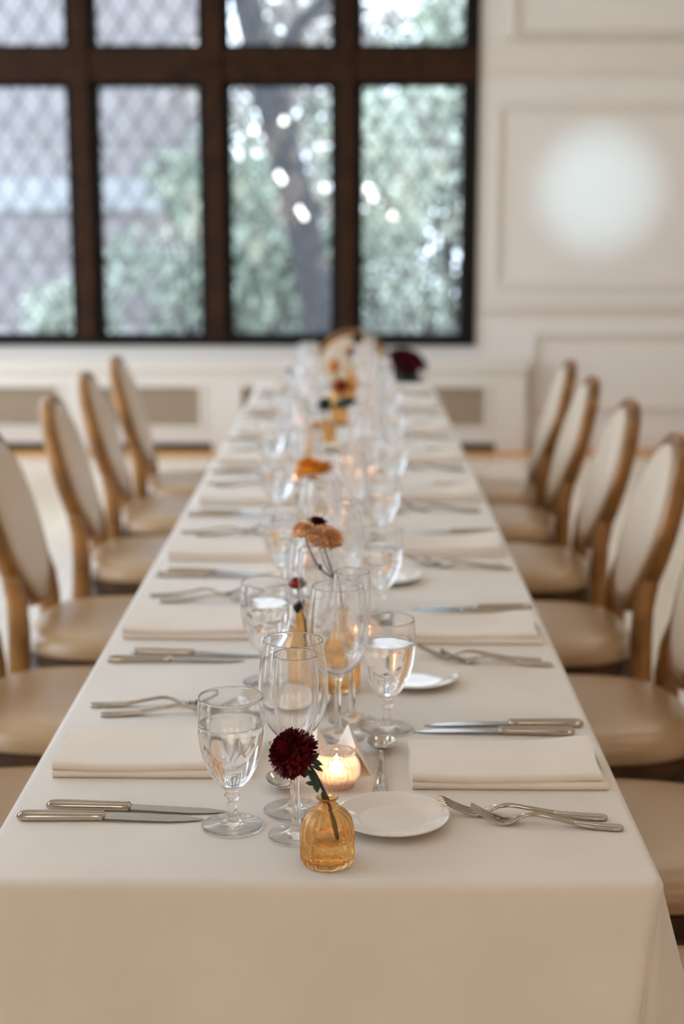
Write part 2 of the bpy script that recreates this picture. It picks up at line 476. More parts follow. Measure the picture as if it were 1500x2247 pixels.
# ---- mouldings on the back wall, right of the window
def frame_moulding(x0, x1, z0, z1, w=0.055, d=0.022):
    tn[0] += 1
    mb = MB()
    prof = [(0, 0), (0, d), (w * 0.25, d * 1.15), (w * 0.5, d * 0.75), (w * 0.8, d * 0.6), (w, 0)]   # outside to inside
    rings = []
    for (cx, cz, sx, sz) in ((x0, z0, 1, 1), (x1, z0, -1, 1), (x1, z1, -1, -1), (x0, z1, 1, -1)):
        rings.append([(cx + sx * p[0], WALL_Y - p[1], cz + sz * p[0]) for p in prof])
    rings.append(rings[0]); mb.rings(rings, False, False)
    return link('trim_%d' % tn[0], mb.mesh('trim', M['trim'], False), kind='structure')
frame_moulding(0.875, 3.6, 1.02, 2.15)
frame_moulding(1.13, 3.9, 0.25, 0.745)
frame_moulding(0.96, 3.9, 2.55, 3.4, 0.05, 0.03)
def rail(x0, x1, prof):
    tn[0] += 1; mb = MB()
    mb.rings([[(x, WALL_Y - p[0], p[1]) for p in prof] for x in (x0, x1)])
    return link('trim_%d' % tn[0], mb.mesh('rail', M['trim'], False), kind='structure')
rail(0.80, XR, [(0, 0.85), (0.012, 0.85), (0.02, 0.875), (0.036, 0.90), (0.036, 0.93), (0.02, 0.945), (0, 0.95)])
rail(0.80, XR, [(0, 2.33), (0.022, 2.33), (0.022, 2.36), (0.012, 2.38), (0.012, 2.46), (0.03, 2.50), (0.03, 2.53), (0, 2.54)])
tn[0] += 1
mb = MB(); mb.rings([[(x, WALL_Y - p[0], p[1]) for p in ((0, 0), (0.02, 0), (0.02, 0.075), (0.012, 0.095), (0, 0.1))] for x in (1.12, XR)])
link('baseboard_back', mb.mesh('baseboard_back', M['trim'], False), kind='structure')
box_obj('baseboard_right', (XR - 0.02, XR, YF, WALL_Y - 0.03, 0, 0.1), M['trim'], kind='structure')
box_obj('baseboard_left', (XL, XL + 0.02, YF, WALL_Y - 0.03, 0, 0.1), M['trim'], kind='structure')

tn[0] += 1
box_obj('trim_%d' % tn[0], (XL, XR, 9.17, WALL_Y, 0, 0.002), M['floor_strip'], kind='structure')  # darker orange strip of floor along the foot of the back wall

# ---- radiator cover under the window
RY = WALL_Y - 0.14
rc = thing('radiator_cover', 'long white built-in radiator cover with grilles running below the leaded window', 'radiator cover', (0, WALL_Y, 0))
rx0, rx1 = -2.58, 1.085
gr = [(0.185 + 0.64 - k * 0.905, 0) for k in range(4)]
gr = [(r - 0.64, r) for (r, _) in gr]
mb = MB(); f0, f1 = -0.14, -0.12
z0g, z1g = 0.16, 0.407
mb.box(rx0, rx1, f0, f1, z1g, 0.515); mb.box(rx0, rx1, f0, f1, 0.05, z0g)
xs = [rx0] + [v for p in sorted(gr) for v in p] + [rx1]
for k in range(0, len(xs), 2): mb.box(xs[k], xs[k + 1], f0, f1, z0g, z1g)
# foot blocks between the dark toe slots
xs2 = [rx0] + [v for p in sorted(gr) for v in (p[0] - 0.075, p[1] + 0.075)] + [rx1]
for k in range(0, len(xs2), 2): mb.box(xs2[k], xs2[k + 1], f0, f1, 0, 0.05)
mb.box(rx1 - 0.02, rx1, f1, 0, 0, 0.515)
link('cover_panel', mb.mesh('cover_panel', M['trim'], False), rc)
sh = box_obj('shelf', (rx0, rx1 + 0.02, -0.165, 0, 0.515, 0.57), M['trim'], rc, bevel=0.006)
for (a, b) in gr:
    g = MB(); k = a
    while k < b: g.box(k, k + 0.007, -0.118, -0.112, z0g, z1g); k += 0.014
    for zz in [z0g + 0.02 * j for j in range(13)]: g.box(a, b, -0.116, -0.112, zz, zz + 0.006)
    o = link('grille', g.mesh('grille', M['grille'], False), rc)
    g2 = MB(); g2.box(a, b, -0.105, -0.095, z0g, z1g); link('radiator_face', g2.mesh('radiator_face', M['grille'], False), rc)
    fr = MB()
    for d in ((a - 0.03, b + 0.03, z1g, z1g + 0.025), (a - 0.03, b + 0.03, z0g - 0.025, z0g), (a - 0.03, a, z0g, z1g), (b, b + 0.03, z0g, z1g)):
        fr.box(d[0], d[1], -0.15, -0.139, d[2], d[3])
    link('grille_frame', fr.mesh('grille_frame', M['trim'], False), o)
    g3 = MB(); g3.box(a - 0.075, b + 0.075, -0.11, -0.10, 0, 0.05); link('toe_shade', g3.mesh('toe_shade', M['slot_shade'], False), rc)  # black colour stands in for the shade deep in the toe slot

# ------------------------------------------------------------------ garden behind the window
box_obj('ground', (-14, 14, WALL_Y + 0.25, 26, -0.12, -0.02), M['ground'], kind='structure')
box_obj('ground', (-60, XL - 0.2, -30, WALL_Y + 0.25, -0.12, -0.02), M['bounce_ground'], kind='structure')  # unseen ground, made pale to bounce daylight into the room
box_obj('ground', (-60, -14, WALL_Y + 0.25, 60, -0.12, -0.02), M['ground'], kind='structure')
for (a, b) in SIDE_WIN:                            # glazed doors in the left wall
    n += 1; w = bpy.data.objects.new('window_%d' % n, None); COL.objects.link(w); w.location = (XL - 0.1, a, SZ0); w['kind'] = 'structure'
    W, Hh = b - a, SZ1 - SZ0; nc = max(2, round(W / 0.9)); nr = 3; t = 0.025
    mb = MB()
    for k in range(nc + 1): y = min(max(W * k / nc, t), W - t); mb.box(-0.03, 0.03, y - t, y + t, 0, Hh)
    for k in range(nr + 1): z = min(max(Hh * k / nr, t), Hh - t); mb.box(-0.028, 0.028, 0, W, z - t, z + t)
    link('window_frame', mb.mesh('window_frame', M['trim'], False), w)
    for k in range(nc):
        for q in range(nr):
            mb = MB(); y0, y1, z0, z1 = W * k / nc + t, W * (k + 1) / nc - t, Hh * q / nr + t, Hh * (q + 1) / nr - t
            mb.add([(0, y0, z0), (0, y1, z0), (0, y1, z1), (0, y0, z1)], [(0, 1, 2, 3)]); link('pane', mb.mesh('pane', M['pane'], False, False), w)
hs = thing('house', 'pale grey rendered house with white band seen through the window panes', 'building', (-6.4, 21, 0))
mb = MB(); mb.box(-5.5, 4.4, 0, 3, 0, 1.55); mb.box(-5.5, 4.4, 0, 3, 1.98, 7); link('wall', mb.mesh('wall', M['house'], False), hs)
mb = MB(); mb.box(-5.55, 4.45, -0.08, 3, 1.55, 1.98); link('ledge', mb.mesh('ledge', M['house_band'], False), hs)
tr = thing('tree', 'grey leaning tree trunk in the garden outside the third window', 'tree', dp(735, 760, 14.5) * 1)
tr.location.z = 0
A = dp(715, 740, 14.5); B = dp(655, 440, 14.5); D = dp(590, 200, 14.5); E = dp(535, -20, 14.6); G = dp(735, 860, 14.5); G.z = -0.03
T0 = tr.location.copy()
def taper(mb, pts, rs, n=14):
    rings = []
    for i, p in enumerate(pts):
        t = (pts[min(i + 1, len(pts) - 1)] - pts[max(i - 1, 0)]).normalized(); u = t.cross(Vector((0, 1, 0))).normalized(); w = t.cross(u)
        rings.append([p + (u * math.cos(2 * PI * k / n) + w * math.sin(2 * PI * k / n)) * rs[i] * (1 + 0.08 * math.sin(3 * k + i)) for k in range(n)])
    mb.rings(rings)
mb = MB(); E2 = E + Vector((-0.5, 0, 1.6)); taper(mb, [p - T0 for p in (G, A, B, D, E, E2)], [0.21, 0.17, 0.165, 0.165, 0.15, 0.1])
link('trunk', mb.mesh('trunk', M['bark']), tr)
mb = MB(); br = [D, D + Vector((0.25, 0.1, 0.6)), D + Vector((0.9, 0.2, 1.2))]; taper(mb, [p - T0 for p in br], [0.09, 0.075, 0.05]); link('branch', mb.mesh('branch', M['bark']), tr)


def leaf_cloud(mb, c, r, nl, size, rng):
    for _ in range(nl):
        while True:
            q = Vector((rng.uniform(-1, 1), rng.uniform(-1, 1), rng.uniform(-1, 1)))
            if q.length < 1: break
        p = Vector(c) + Vector((q.x * r[0], q.y * r[1], q.z * r[2]))
        a = Vector((rng.gauss(0, 1), rng.gauss(0, 1), rng.gauss(0, 1))).normalized()
        b = a.cross(Vector((rng.gauss(0, 1), rng.gauss(0, 1), rng.gauss(0, 1)))).normalized()
        s = size * rng.uniform(0.6, 1.3)
        mb.add([p - a * s, p + b * s * 0.45, p + a * s, p - b * s * 0.45], [(0, 1, 2, 3)])


rng = random.Random(3)
mb = MB(); leaf_cloud(mb, E2 + Vector((0.3, 0.2, 0.8)) - T0, (2.4, 1.2, 1.1), 1500, 0.1, rng)
o = link('crown', mb.mesh('crown', M['foliage'], False, False), tr); o['kind'] = 'stuff'
bushes = [((-1.75, 16.6), 0.85, 2.6, 'foliage_dark', 'tall pale green shrub outside the second window from the left'),
          ((-0.75, 16.4), 1.0, 1.5, 'foliage_dark', 'low green shrub behind the foot of the leaning tree'),
          ((0.75, 16.6), 1.25, 3.3, 'foliage', 'large leafy bush filling the window nearest the white panelled wall'),
          ((2.1, 17.2), 1.2, 3.0, 'foliage_dark', 'deep green bush partly hidden behind the large leafy one'),
          ((-1.3, 17.6), 0.8, 2.3, 'foliage', 'round pale bush behind the leaning tree, on its house side'),
          ((0.1, 17.9), 0.8, 3.0, 'foliage', 'upright pale bush just behind the leaning tree, on its far side from the house'),
          ((-3.25, 17.5), 0.5, 0.8, 'foliage', 'small shrub at the foot of the pale house')]
for k in range(4):
    bushes.append(((-0.6 + 1.9 * k, 19.6 + 0.5 * (k % 2)), 1.6, 4.6, 'foliage' if k % 2 else 'foliage_pale', '%s of the four tall hazy trees closing the garden, counted from the pale house' % ['first', 'second', 'third', 'fourth', 'fifth'][k]))
for (bx, by), r, h, mk, lab in bushes:
    sb = thing('shrub', lab, 'shrub', (bx, by, -0.02))
    st = MB()
    for k in range(5):
        a = rng.uniform(0, 6.28); st.tube([(0.08 * math.cos(a), 0.08 * math.sin(a), 0), (0.3 * r * math.cos(a), 0.3 * r * math.sin(a), h * 0.5), (0.5 * r * math.cos(a + 0.4), 0.5 * r * math.sin(a + 0.4), h * 0.85)], 0.025, 0.01, 6)
    link('stems', st.mesh('stems', M['bark']), sb)
    mb = MB()
    for k in range(16):
        a = rng.uniform(0, 6.28); q = rng.uniform(0.1, 0.8)
        leaf_cloud(mb, (r * q * math.cos(a), 0.6 * r * q * math.sin(a), rng.uniform(0.2, h - 0.3)), (0.42, 0.35, 0.38) if h < 4 else (0.7, 0.5, 0.6), 95 if h < 4 else 150, 0.075 if h < 4 else 0.15, rng)
    o = link('foliage', mb.mesh('foliage', M[mk], False, False), sb); o['kind'] = 'stuff'
# string of garden bulbs
sl = thing('string_light', 'string of small glowing bulbs hanging in front of the leaning tree', 'string lights', dp(622, 255, 14.22))
S0 = sl.location.copy()
bp_ = [dp(x, y, 14.22) - S0 for (x, y) in ((470, 330), (557, 277), (622, 257), (612, 376), (620, 388), (657, 453), (666, 466), (760, 440), (806, 405), (818, 425), (862, 466), (1040, 380))]
mb = MB(); mb.tube(bp_, 0.004, n=5); link('wire', mb.mesh('wire', M['wire']), sl)
bm_ = MB(); bm_.lathe(cr([(0, -0.035), (0.02, -0.03), (0.028, -0.012), (0.02, 0.008), (0.01, 0.02), (0.01, 0.03), (0, 0.031)], 3), 12); bme = bm_.mesh('bulb', M['bulb'])
for p in bp_[1:7] + bp_[8:11]: link('bulb', bme, sl, p + Vector((0, 0, -0.03)))

# ------------------------------------------------------------------ tablecloth
TX0, TX1 = -0.423, 0.340
TY0 = pt(760, 1936).y; TY1 = pt(760, 840).y
def make_cloth():
    rad = 0.02; path = []
    def arc(cx, cy, a0):
        for k in range(9):
            a = a0 + k * PI / 16; path.append((cx + rad * math.cos(a), cy + rad * math.sin(a), math.cos(a), math.sin(a)))
    def line(ax, ay, bx, by, nx, ny, n):
        L = math.hypot(bx - ax, by - ay); ts = [k / n for k in range(1, n)]
        ts = sorted(set([t for t in ts if 0.24 < t * L < L - 0.24] + [q / L for q in [0.008 * j for j in range(1, 31)]] + [1 - q / L for q in [0.008 * j for j in range(1, 31)]]))
        for t in ts: path.append((ax + (bx - ax) * t, ay + (by - ay) * t, nx, ny))
    arc(TX1 - rad, TY0 + rad, -PI / 2); line(TX1, TY0 + rad, TX1, TY1 - rad, 1, 0, 120)
    arc(TX1 - rad, TY1 - rad, 0); line(TX1 - rad, TY1, TX0 + rad, TY1, 0, 1, 26)
    arc(TX0 + rad, TY1 - rad, PI / 2); line(TX0, TY1 - rad, TX0, TY0 + rad, -1, 0, 120)
    arc(TX0 + rad, TY0 + rad, PI); line(TX0 + rad, TY0, TX1 - rad, TY0, 0, -1, 40)
    corners = [(TX1, TY0), (TX1, TY1), (TX0, TY1), (TX0, TY0)]
    rings = []
    er = 0.012
    for k in range(6):
        a = k / 5 * PI / 2
        rings.append([(x - nx * er * (1 - math.sin(a)), y - ny * er * (1 - math.sin(a)), TZ - er * (1 - math.cos(a))) for (x, y, nx, ny) in path])
    for k in range(1, 25):
        t = k / 24
        ring = []
        for (x, y, nx, ny) in path:
            z = (TZ - er) * (1 - t) + (0.44 if ny < -0.5 else 0.505) * t; drop = TZ - z
            cx, cy = min(corners, key=lambda q: math.hypot(x - q[0], y - q[1])); d = math.hypot(x - cx, y - cy)
            s = x * 1.0 + y * 1.0
            amp = min(1, d / 0.25); sx = 1 if cx > 0 else -1
            off = drop * (0.02 + 0.013 * amp * math.sin(s * 14.0 + 0.7) + 0.008 * amp * math.sin(s * 31 + 2))
            # the spare cloth of each corner hangs as an ear to the side, the end panel runs past it to a crisp edge
            if abs(nx) > 0.9: off += drop * (0.26 * math.exp(-((d - 0.075) / 0.04) ** 2) - 0.10 * math.exp(-(d / 0.03) ** 2))
            pull = -sx * drop * 0.12 * max(0, 1 - d / 0.09) if abs(ny) > 0.3 else 0
            if abs(ny) > 0.9: off += drop * 0.03 * math.exp(-(d / 0.06) ** 2)
            ring.append((x + nx * off + pull, y + ny * off, z))
        rings.append(ring)
    mb = MB(); mb.rings(rings, True, False)
    return sharp(link('tablecloth', mb.mesh('tablecloth', M['cloth'])), 60)
tag(make_cloth(), 'plain ivory tablecloth draped over the long banquet table', 'tablecloth')

tb = thing('banquet_table', 'long trestle table hidden under the ivory tablecloth', 'table', ((TX0 + TX1) / 2, (TY0 + TY1) / 2, 0))
hw, hl = (TX1 - TX0) / 2 - 0.016, (TY1 - TY0) / 2 - 0.016
box_obj('tabletop', (-hw, hw, -hl, hl, 0.722, TZ - 0.004), M['wood'], tb, bevel=0.006)
for yy in (-hl + 0.35, -0.4, 0.4, hl - 0.35):
    for sx in (-1, 1):
        mb = MB(); mb.tube([(sx * (hw - 0.06), yy, 0.722), (sx * (hw - 0.05), yy, 0.0)], 0.016, n=10); link('leg', mb.mesh('table_leg', M['casement']), tb)

# ------------------------------------------------------------------ glassware
def lathe_mesh(name, prof, m, seg=48, mod=None, k=4):
    mb = MB(); mb.lathe(cr(prof, k), seg, mod); return mb.mesh(name, m)


G_OUT = [(0, 0.0008), (0.030, 0.0004), (0.0360, 0.0006), (0.0368, 0.0018), (0.0345, 0.0034), (0.022, 0.0052), (0.0115, 0.0075), (0.0068, 0.012), (0.0058, 0.022), (0.0062, 0.032),
         (0.0088, 0.0375), (0.0092, 0.0395), (0.0078, 0.0425), (0.0085, 0.046), (0.0155, 0.053), (0.0235, 0.063), (0.0315, 0.080), (0.0370, 0.100), (0.0395, 0.120), (0.0398, 0.136), (0.0390, 0.150), (0.0380, 0.1605)]
G_IN = [(0.0374, 0.1612), (0.0369, 0.1605), (0.0378, 0.150), (0.0385, 0.136), (0.0382, 0.120), (0.0356, 0.100), (0.0299, 0.081), (0.0215, 0.0648), (0.0125, 0.0565), (0.005, 0.0535), (0, 0.053)]
def make_goblet():
    t = thing('water_goblet', '', 'glass')
    link('glass_body', lathe_mesh('goblet_glass', G_OUT + G_IN, M['glass']), t)
    e = 0.00035
    w = [(0, 0.053 - e), (0.005, 0.0535 - e), (0.0125 + e, 0.0565), (0.0215 + e, 0.0648), (0.0299 + e, 0.081), (0.0356 + e, 0.100), (0.0382 + e, 0.120), (0.0384 + e, 0.1282)]
    mb = MB(); mb.lathe(cr(w, 4) + [(0.0381, 0.1284), (0.0374, 0.1280), (0.03, 0.1279), (0.015, 0.1279), (0, 0.1279)], 48)
    link('water', mb.mesh('goblet_water', M['water']), t)
    return t


def make_flute():
    t = thing('champagne_flute', '', 'glass')
    p = [(0, 0.0008), (0.028, 0.0004), (0.0325, 0.0006), (0.0332, 0.0018), (0.031, 0.003), (0.018, 0.005), (0.0085, 0.009), (0.0058, 0.018), (0.0045, 0.04), (0.0042, 0.07), (0.0052, 0.088), (0.0095, 0.100),
         (0.0160, 0.116), (0.0222, 0.138), (0.0258, 0.162), (0.0268, 0.185), (0.0262, 0.205), (0.0252, 0.2195), (0.0247, 0.2202), (0.0242, 0.2195), (0.0251, 0.205), (0.0257, 0.185), (0.0247, 0.162), (0.0211, 0.138), (0.0148, 0.117), (0.0085, 0.104), (0.003, 0.100), (0, 0.0995)]
    link('glass_body', lathe_mesh('flute_glass', p, M['glass']), t); return t


def make_wine():
    t = thing('wine_glass', '', 'glass')
    p = [(0, 0.0008), (0.031, 0.0004), (0.0362, 0.0006), (0.037, 0.0018), (0.0345, 0.003), (0.019, 0.005), (0.0085, 0.009), (0.0055, 0.018), (0.0042, 0.04), (0.0042, 0.07), (0.0058, 0.084), (0.013, 0.092), (0.0245, 0.102),
         (0.0355, 0.119), (0.0412, 0.140), (0.0420, 0.158), (0.0402, 0.182), (0.0372, 0.205), (0.0357, 0.2155), (0.0352, 0.2162), (0.0347, 0.2155), (0.0362, 0.205), (0.0392, 0.182), (0.0410, 0.158), (0.0402, 0.140), (0.0344, 0.1195), (0.0232, 0.1035), (0.012, 0.095), (0.004, 0.0925), (0, 0.092)]
    link('glass_body', lathe_mesh('wine_glass', p, M['glass']), t); return t


def make_plate():
    t = None
    mb = MB(); mb.lathe(cr([(0, 0.0035), (0.026, 0.0032), (0.032, 0.0012), (0.036, 0.0005), (0.040, 0.0022), (0.052, 0.0058), (0.064, 0.0098), (0.0672, 0.0112), (0.0680, 0.0122), (0.0676, 0.0132), (0.0655, 0.0132), (0.054, 0.0098), (0.044, 0.0068), (0.038, 0.0058), (0.02, 0.0056), (0, 0.0056)], 4), 64)
    o = link('bread_plate', mb.mesh('bread_plate', M['china'])); tag(o, '', 'plate'); return o

# ------------------------------------------------------------------ cutlery
def sweep(mb, path, half_w, half_t, groove=0.0, n=None):
    rings = []
    for i, (x, z) in enumerate(path):
        a = path[max(i - 1, 0)]; b = path[min(i + 1, len(path) - 1)]
        tx, tz = b[0] - a[0], b[1] - a[1]; L = math.hypot(tx, tz) or 1; nx, nz = -tz / L, tx / L
        w, h = half_w[i], half_t[i]
        sec = [(-1, 0), (-0.93, 0.7), (-0.8, 1.0), (-0.66, 0.95), (-0.56, 1.0 - groove), (0.56, 1.0 - groove), (0.66, 0.95), (0.8, 1.0), (0.93, 0.7), (1, 0), (0.9, -0.75), (0.6, -1), (-0.6, -1), (-0.9, -0.75)]
        rings.append([(x + nx * q[1] * h, q[0] * w, z + nz * q[1] * h) for q in sec])
    mb.rings(rings)


def interp(pts, x):                                # smooth curve through the points (limited slopes, no ripples)
    if x <= pts[0][0]: return pts[0][1]
    if x >= pts[-1][0]: return pts[-1][1]
    n = len(pts); d = [(pts[i + 1][1] - pts[i][1]) / (pts[i + 1][0] - pts[i][0]) for i in range(n - 1)]
    m = [d[0]] + [0 if d[i - 1] * d[i] <= 0 else 2 * d[i - 1] * d[i] / (d[i - 1] + d[i]) for i in range(1, n - 1)] + [d[-1]]
    for i in range(n - 1):
        if pts[i][0] <= x <= pts[i + 1][0]:
            h = pts[i + 1][0] - pts[i][0]; t = (x - pts[i][0]) / h
            return (pts[i][1] * (1 + 2 * t) * (1 - t) ** 2 + m[i] * h * t * (1 - t) ** 2 + pts[i + 1][1] * t * t * (3 - 2 * t) + m[i + 1] * h * t * t * (t - 1))


FZ = [(0, 0.0030), (0.02, 0.0030), (0.05, 0.0042), (0.095, 0.0105), (0.118, 0.0135), (0.132, 0.0115), (0.150, 0.0042), (0.160, 0.0026), (0.172, 0.0052), (0.205, 0.0195)]
FW = [(0, 0.0040), (0.003, 0.0068), (0.010, 0.0084), (0.03, 0.0080), (0.07, 0.0048), (0.10, 0.0034), (0.128, 0.0036), (0.142, 0.0085), (0.152, 0.0118), (0.162, 0.0124)]
FT = [(0, 0.0014), (0.004, 0.0022), (0.06, 0.0022), (0.10, 0.0021), (0.128, 0.0019), (0.145, 0.0013), (0.162, 0.0011)]
def make_fork():
    t = thing('fork', '', 'fork')
    mb = MB(); xs = [0.0015 * 0, 0.001, 0.003, 0.006, 0.010] + [0.015 + 0.0055 * i for i in range(27)]
    xs = [x for x in xs if x <= 0.1605]
    sweep(mb, [(x, interp(FZ, x)) for x in xs], [interp(FW, x) for x in xs], [interp(FT, x) for x in xs], 0.35)
    sharp(link('handle', mb.mesh('fork_handle', M['steel']), t), 50)
    for k in range(4):
        mb = MB(); y0 = (k - 1.5) * 0.0064; xs = [0.1575 + 0.0053 * i for i in range(10)]
        rings = []
        for i, x in enumerate(xs):
            z = interp(FZ, x); u = i / 9; w = 0.0021 * (1 - 0.5 * u); h = 0.0010 - 0.0003 * u; y = y0 * (1 - 0.08 * u)
            rings.append([(x, y - w, z - h), (x, y + w, z - h), (x, y + w, z + h), (x, y - w, z + h)])
        mb.rings(rings); sharp(link('tine', mb.mesh('fork_tine', M['steel']), t), 40)
    return t


def make_knife():
    t = thing('knife', '', 'knife')
    mb = MB(); xs = [0, 0.0008, 0.003, 0.006, 0.012, 0.03, 0.05, 0.07, 0.09, 0.098, 0.102, 0.105]
    wz = [(0, 0.004), (0.003, 0.0072), (0.012, 0.0088), (0.06, 0.0078), (0.098, 0.0070), (0.102, 0.0078), (0.105, 0.005)]
    ht = [(0, 0.002), (0.004, 0.0042), (0.02, 0.0048), (0.098, 0.0042), (0.102, 0.0046), (0.105, 0.002)]
    sweep(mb, [(x, 0.0052) for x in xs], [interp(wz, x) for x in xs], [interp(ht, x) for x in xs], 0.3)
    sharp(link('handle', mb.mesh('knife_handle', M['steel']), t), 50)
    mb = MB(); rings = []
    for i in range(16):
        x = 0.103 + 0.119 * i / 15; u = i / 15
        up = 0.0068 - 0.0006 * u if u < 0.75 else 0.0064 - 0.0055 * ((u - 0.75) / 0.25) ** 1.6
        lo = -0.0070 - 0.003 * math.sin(u * PI * 0.8) if u < 0.7 else -0.0088 + 0.0080 * ((u - 0.7) / 0.3) ** 2
        zc = 0.0048 - 0.0030 * u; h = 0.0011 - 0.0006 * u
        rings.append([(x, up, zc - h), (x, up, zc + h), (x, (up + lo) / 2, zc + h * 0.9), (x, lo, zc), (x, (up + lo) / 2, zc - h * 0.9)])
    mb.rings(rings); sharp(link('blade', mb.mesh('knife_blade', M['blade']), t), 30)
    return t


def make_spoon():
    t = thing('spoon', '', 'spoon')
    sz = [(0, 0.0028), (0.02, 0.0028), (0.06, 0.006), (0.105, 0.012), (0.128, 0.0115), (0.14, 0.009)]
    sw = [(0, 0.004), (0.003, 0.0072), (0.012, 0.0088), (0.04, 0.0065), (0.08, 0.0036), (0.12, 0.0032), (0.14, 0.005)]
    mb = MB(); xs = [0, 0.001, 0.003, 0.007, 0.012] + [0.02 + 0.01 * i for i in range(13)]
    sweep(mb, [(x, interp(sz, x)) for x in xs], [interp(sw, x) for x in xs], [0.0012 + 0.0009 * min(1, x / 0.004) for x in xs], 0.35)
    sharp(link('handle', mb.mesh('spoon_handle', M['steel']), t), 50)
    mb = MB(); N = 28; rings = []
    def bowl_ring(s, off):
        r = []
        for k in range(N):
            a = 2 * PI * k / N; ex = math.cos(a); wy = math.sin(a) * (1.0 - 0.16 * ex)
            x = 0.165 + 0.032 * s * ex; y = 0.0215 * s * wy
            r.append((x, y, 0.0022 + 0.0105 * s ** 2.2 + 0.0006 * (1 if off else 0) - (0.0 if off else 0.0004) + 0.0006 * (0.192 - x) / 0.03))
        return r
    for s in (0.05, 0.25, 0.45, 0.65, 0.8, 0.92, 1.0): rings.append(bowl_ring(s, False))
    for s in (0.985, 0.9, 0.78, 0.63, 0.44, 0.24, 0.05): rings.append(bowl_ring(s, True))
    mb.rings(rings); link('bowl', mb.mesh('spoon_bowl', M['steel']), t)
    return t


def napkin_part(name, x0, x1, y0, y1, z0, th, seed, lift, front_wave):
    mb = MB(); nx = 30; rings = []
    for i in range(nx + 1):
        u = i / nx; x = x0 + (x1 - x0) * u
        ya = y0 + front_wave * math.sin(u * 5.3 + seed) * 0.5; yb = y1 + 0.004 * math.sin(u * 3.1 + seed * 2)
        r = th / 2; ring = []
        for k in range(9):
            a = -PI / 2 - k * PI / 8; ring.append((ya + r + r * math.cos(a), r + r * math.sin(a)))
        for k in range(1, 8):
            ring.append((ya + (yb - ya) * k / 8, th))
        for k in range(7):
            a = PI / 2 - k * PI / 6; ring.append((yb - r + r * math.cos(a), r + r * math.sin(a)))
        for k in range(7, 0, -1): ring.append((ya + (yb - ya) * k / 8, 0))
        out = []
        for (y, z) in ring:
            v = (y - y0) / (y1 - y0)
            dz = lift(u, v) + 0.0007 * noise.noise(Vector((u * 6, v * 4, seed)))
            top = 1 if z > th * 0.6 else 0
            out.append((x + 0.0015 * math.sin(v * 7 + seed) * (1 if u > 0.97 or u < 0.03 else 0), y, z0 + z + (dz if (top or z0 > 0.001) else 0)))
        rings.append(out)
    mb.rings(rings); return mb.mesh(name, M['napkin'])


def make_napkin(seed=1.0, name='napkin'):
    t = thing('napkin', '', 'napkin')
    l1 = lambda u, v: 0.0
    l2 = lambda u, v: 0.0035 * max(0, u - 0.7) / 0.3 * max(0, v) * 2 - 0.0022 * math.sin(u * PI) * (1 - v) + 0.001 * math.sin(u * 7 + seed) * v
    sharp(link('lower_fold', napkin_part('napkin_lower', 0, 0.247, 0, 0.126, 0.0, 0.0105, seed, l1, 0.0015), t), 70)
    sharp(link('upper_fold', napkin_part('napkin_upper', 0.001, 0.240, 0.002, 0.130, 0.0098, 0.0115, seed + 2, l2, 0.004), t), 70)
    return t

# ------------------------------------------------------------------ place settings
ORD = ['first', 'second', 'third', 'fourth', 'fifth', 'sixth', 'seventh', 'eighth']
DL = [0, 0.65, 1.24, 1.86, 2.47, 3.08, 3.69, 4.29]
DR = [0, 0.65, 1.32, 1.93, 2.54, 3.15, 3.75, 4.33]
GL = [0, 0.555, 1.15, 1.80, 2.42, 3.04, 3.66, 4.27]
GRt = [0, 0.535, 1.16, 1.80, 2.42, 3.04, 3.66, 4.2]
rj = random.Random(11)
L_ITEMS = [('fork', (197, 1551), (476, 1521), 'farther fork'), ('fork', (219, 1572), (520, 1536), 'nearer fork'),
           ('knife', (103, 1774), (496, 1782), 'farther knife'), ('knife', (38, 1798), (447, 1799), 'nearer knife')]
R_ITEMS = [('fork', (1332, 1799), (962, 1750), 'farther fork'), ('fork', (1367, 1822), (1032, 1768), 'nearer fork'),
           ('knife', (1279, 1594), (930, 1592), 'farther knife'), ('knife', (1260, 1613), (905, 1606), 'nearer knife')]
LEN = {'fork': 0.205, 'knife': 0.222}
MK = {'fork': make_fork, 'knife': make_knife}
LIFT = {'fork': 0.0195, 'knife': 0.001}
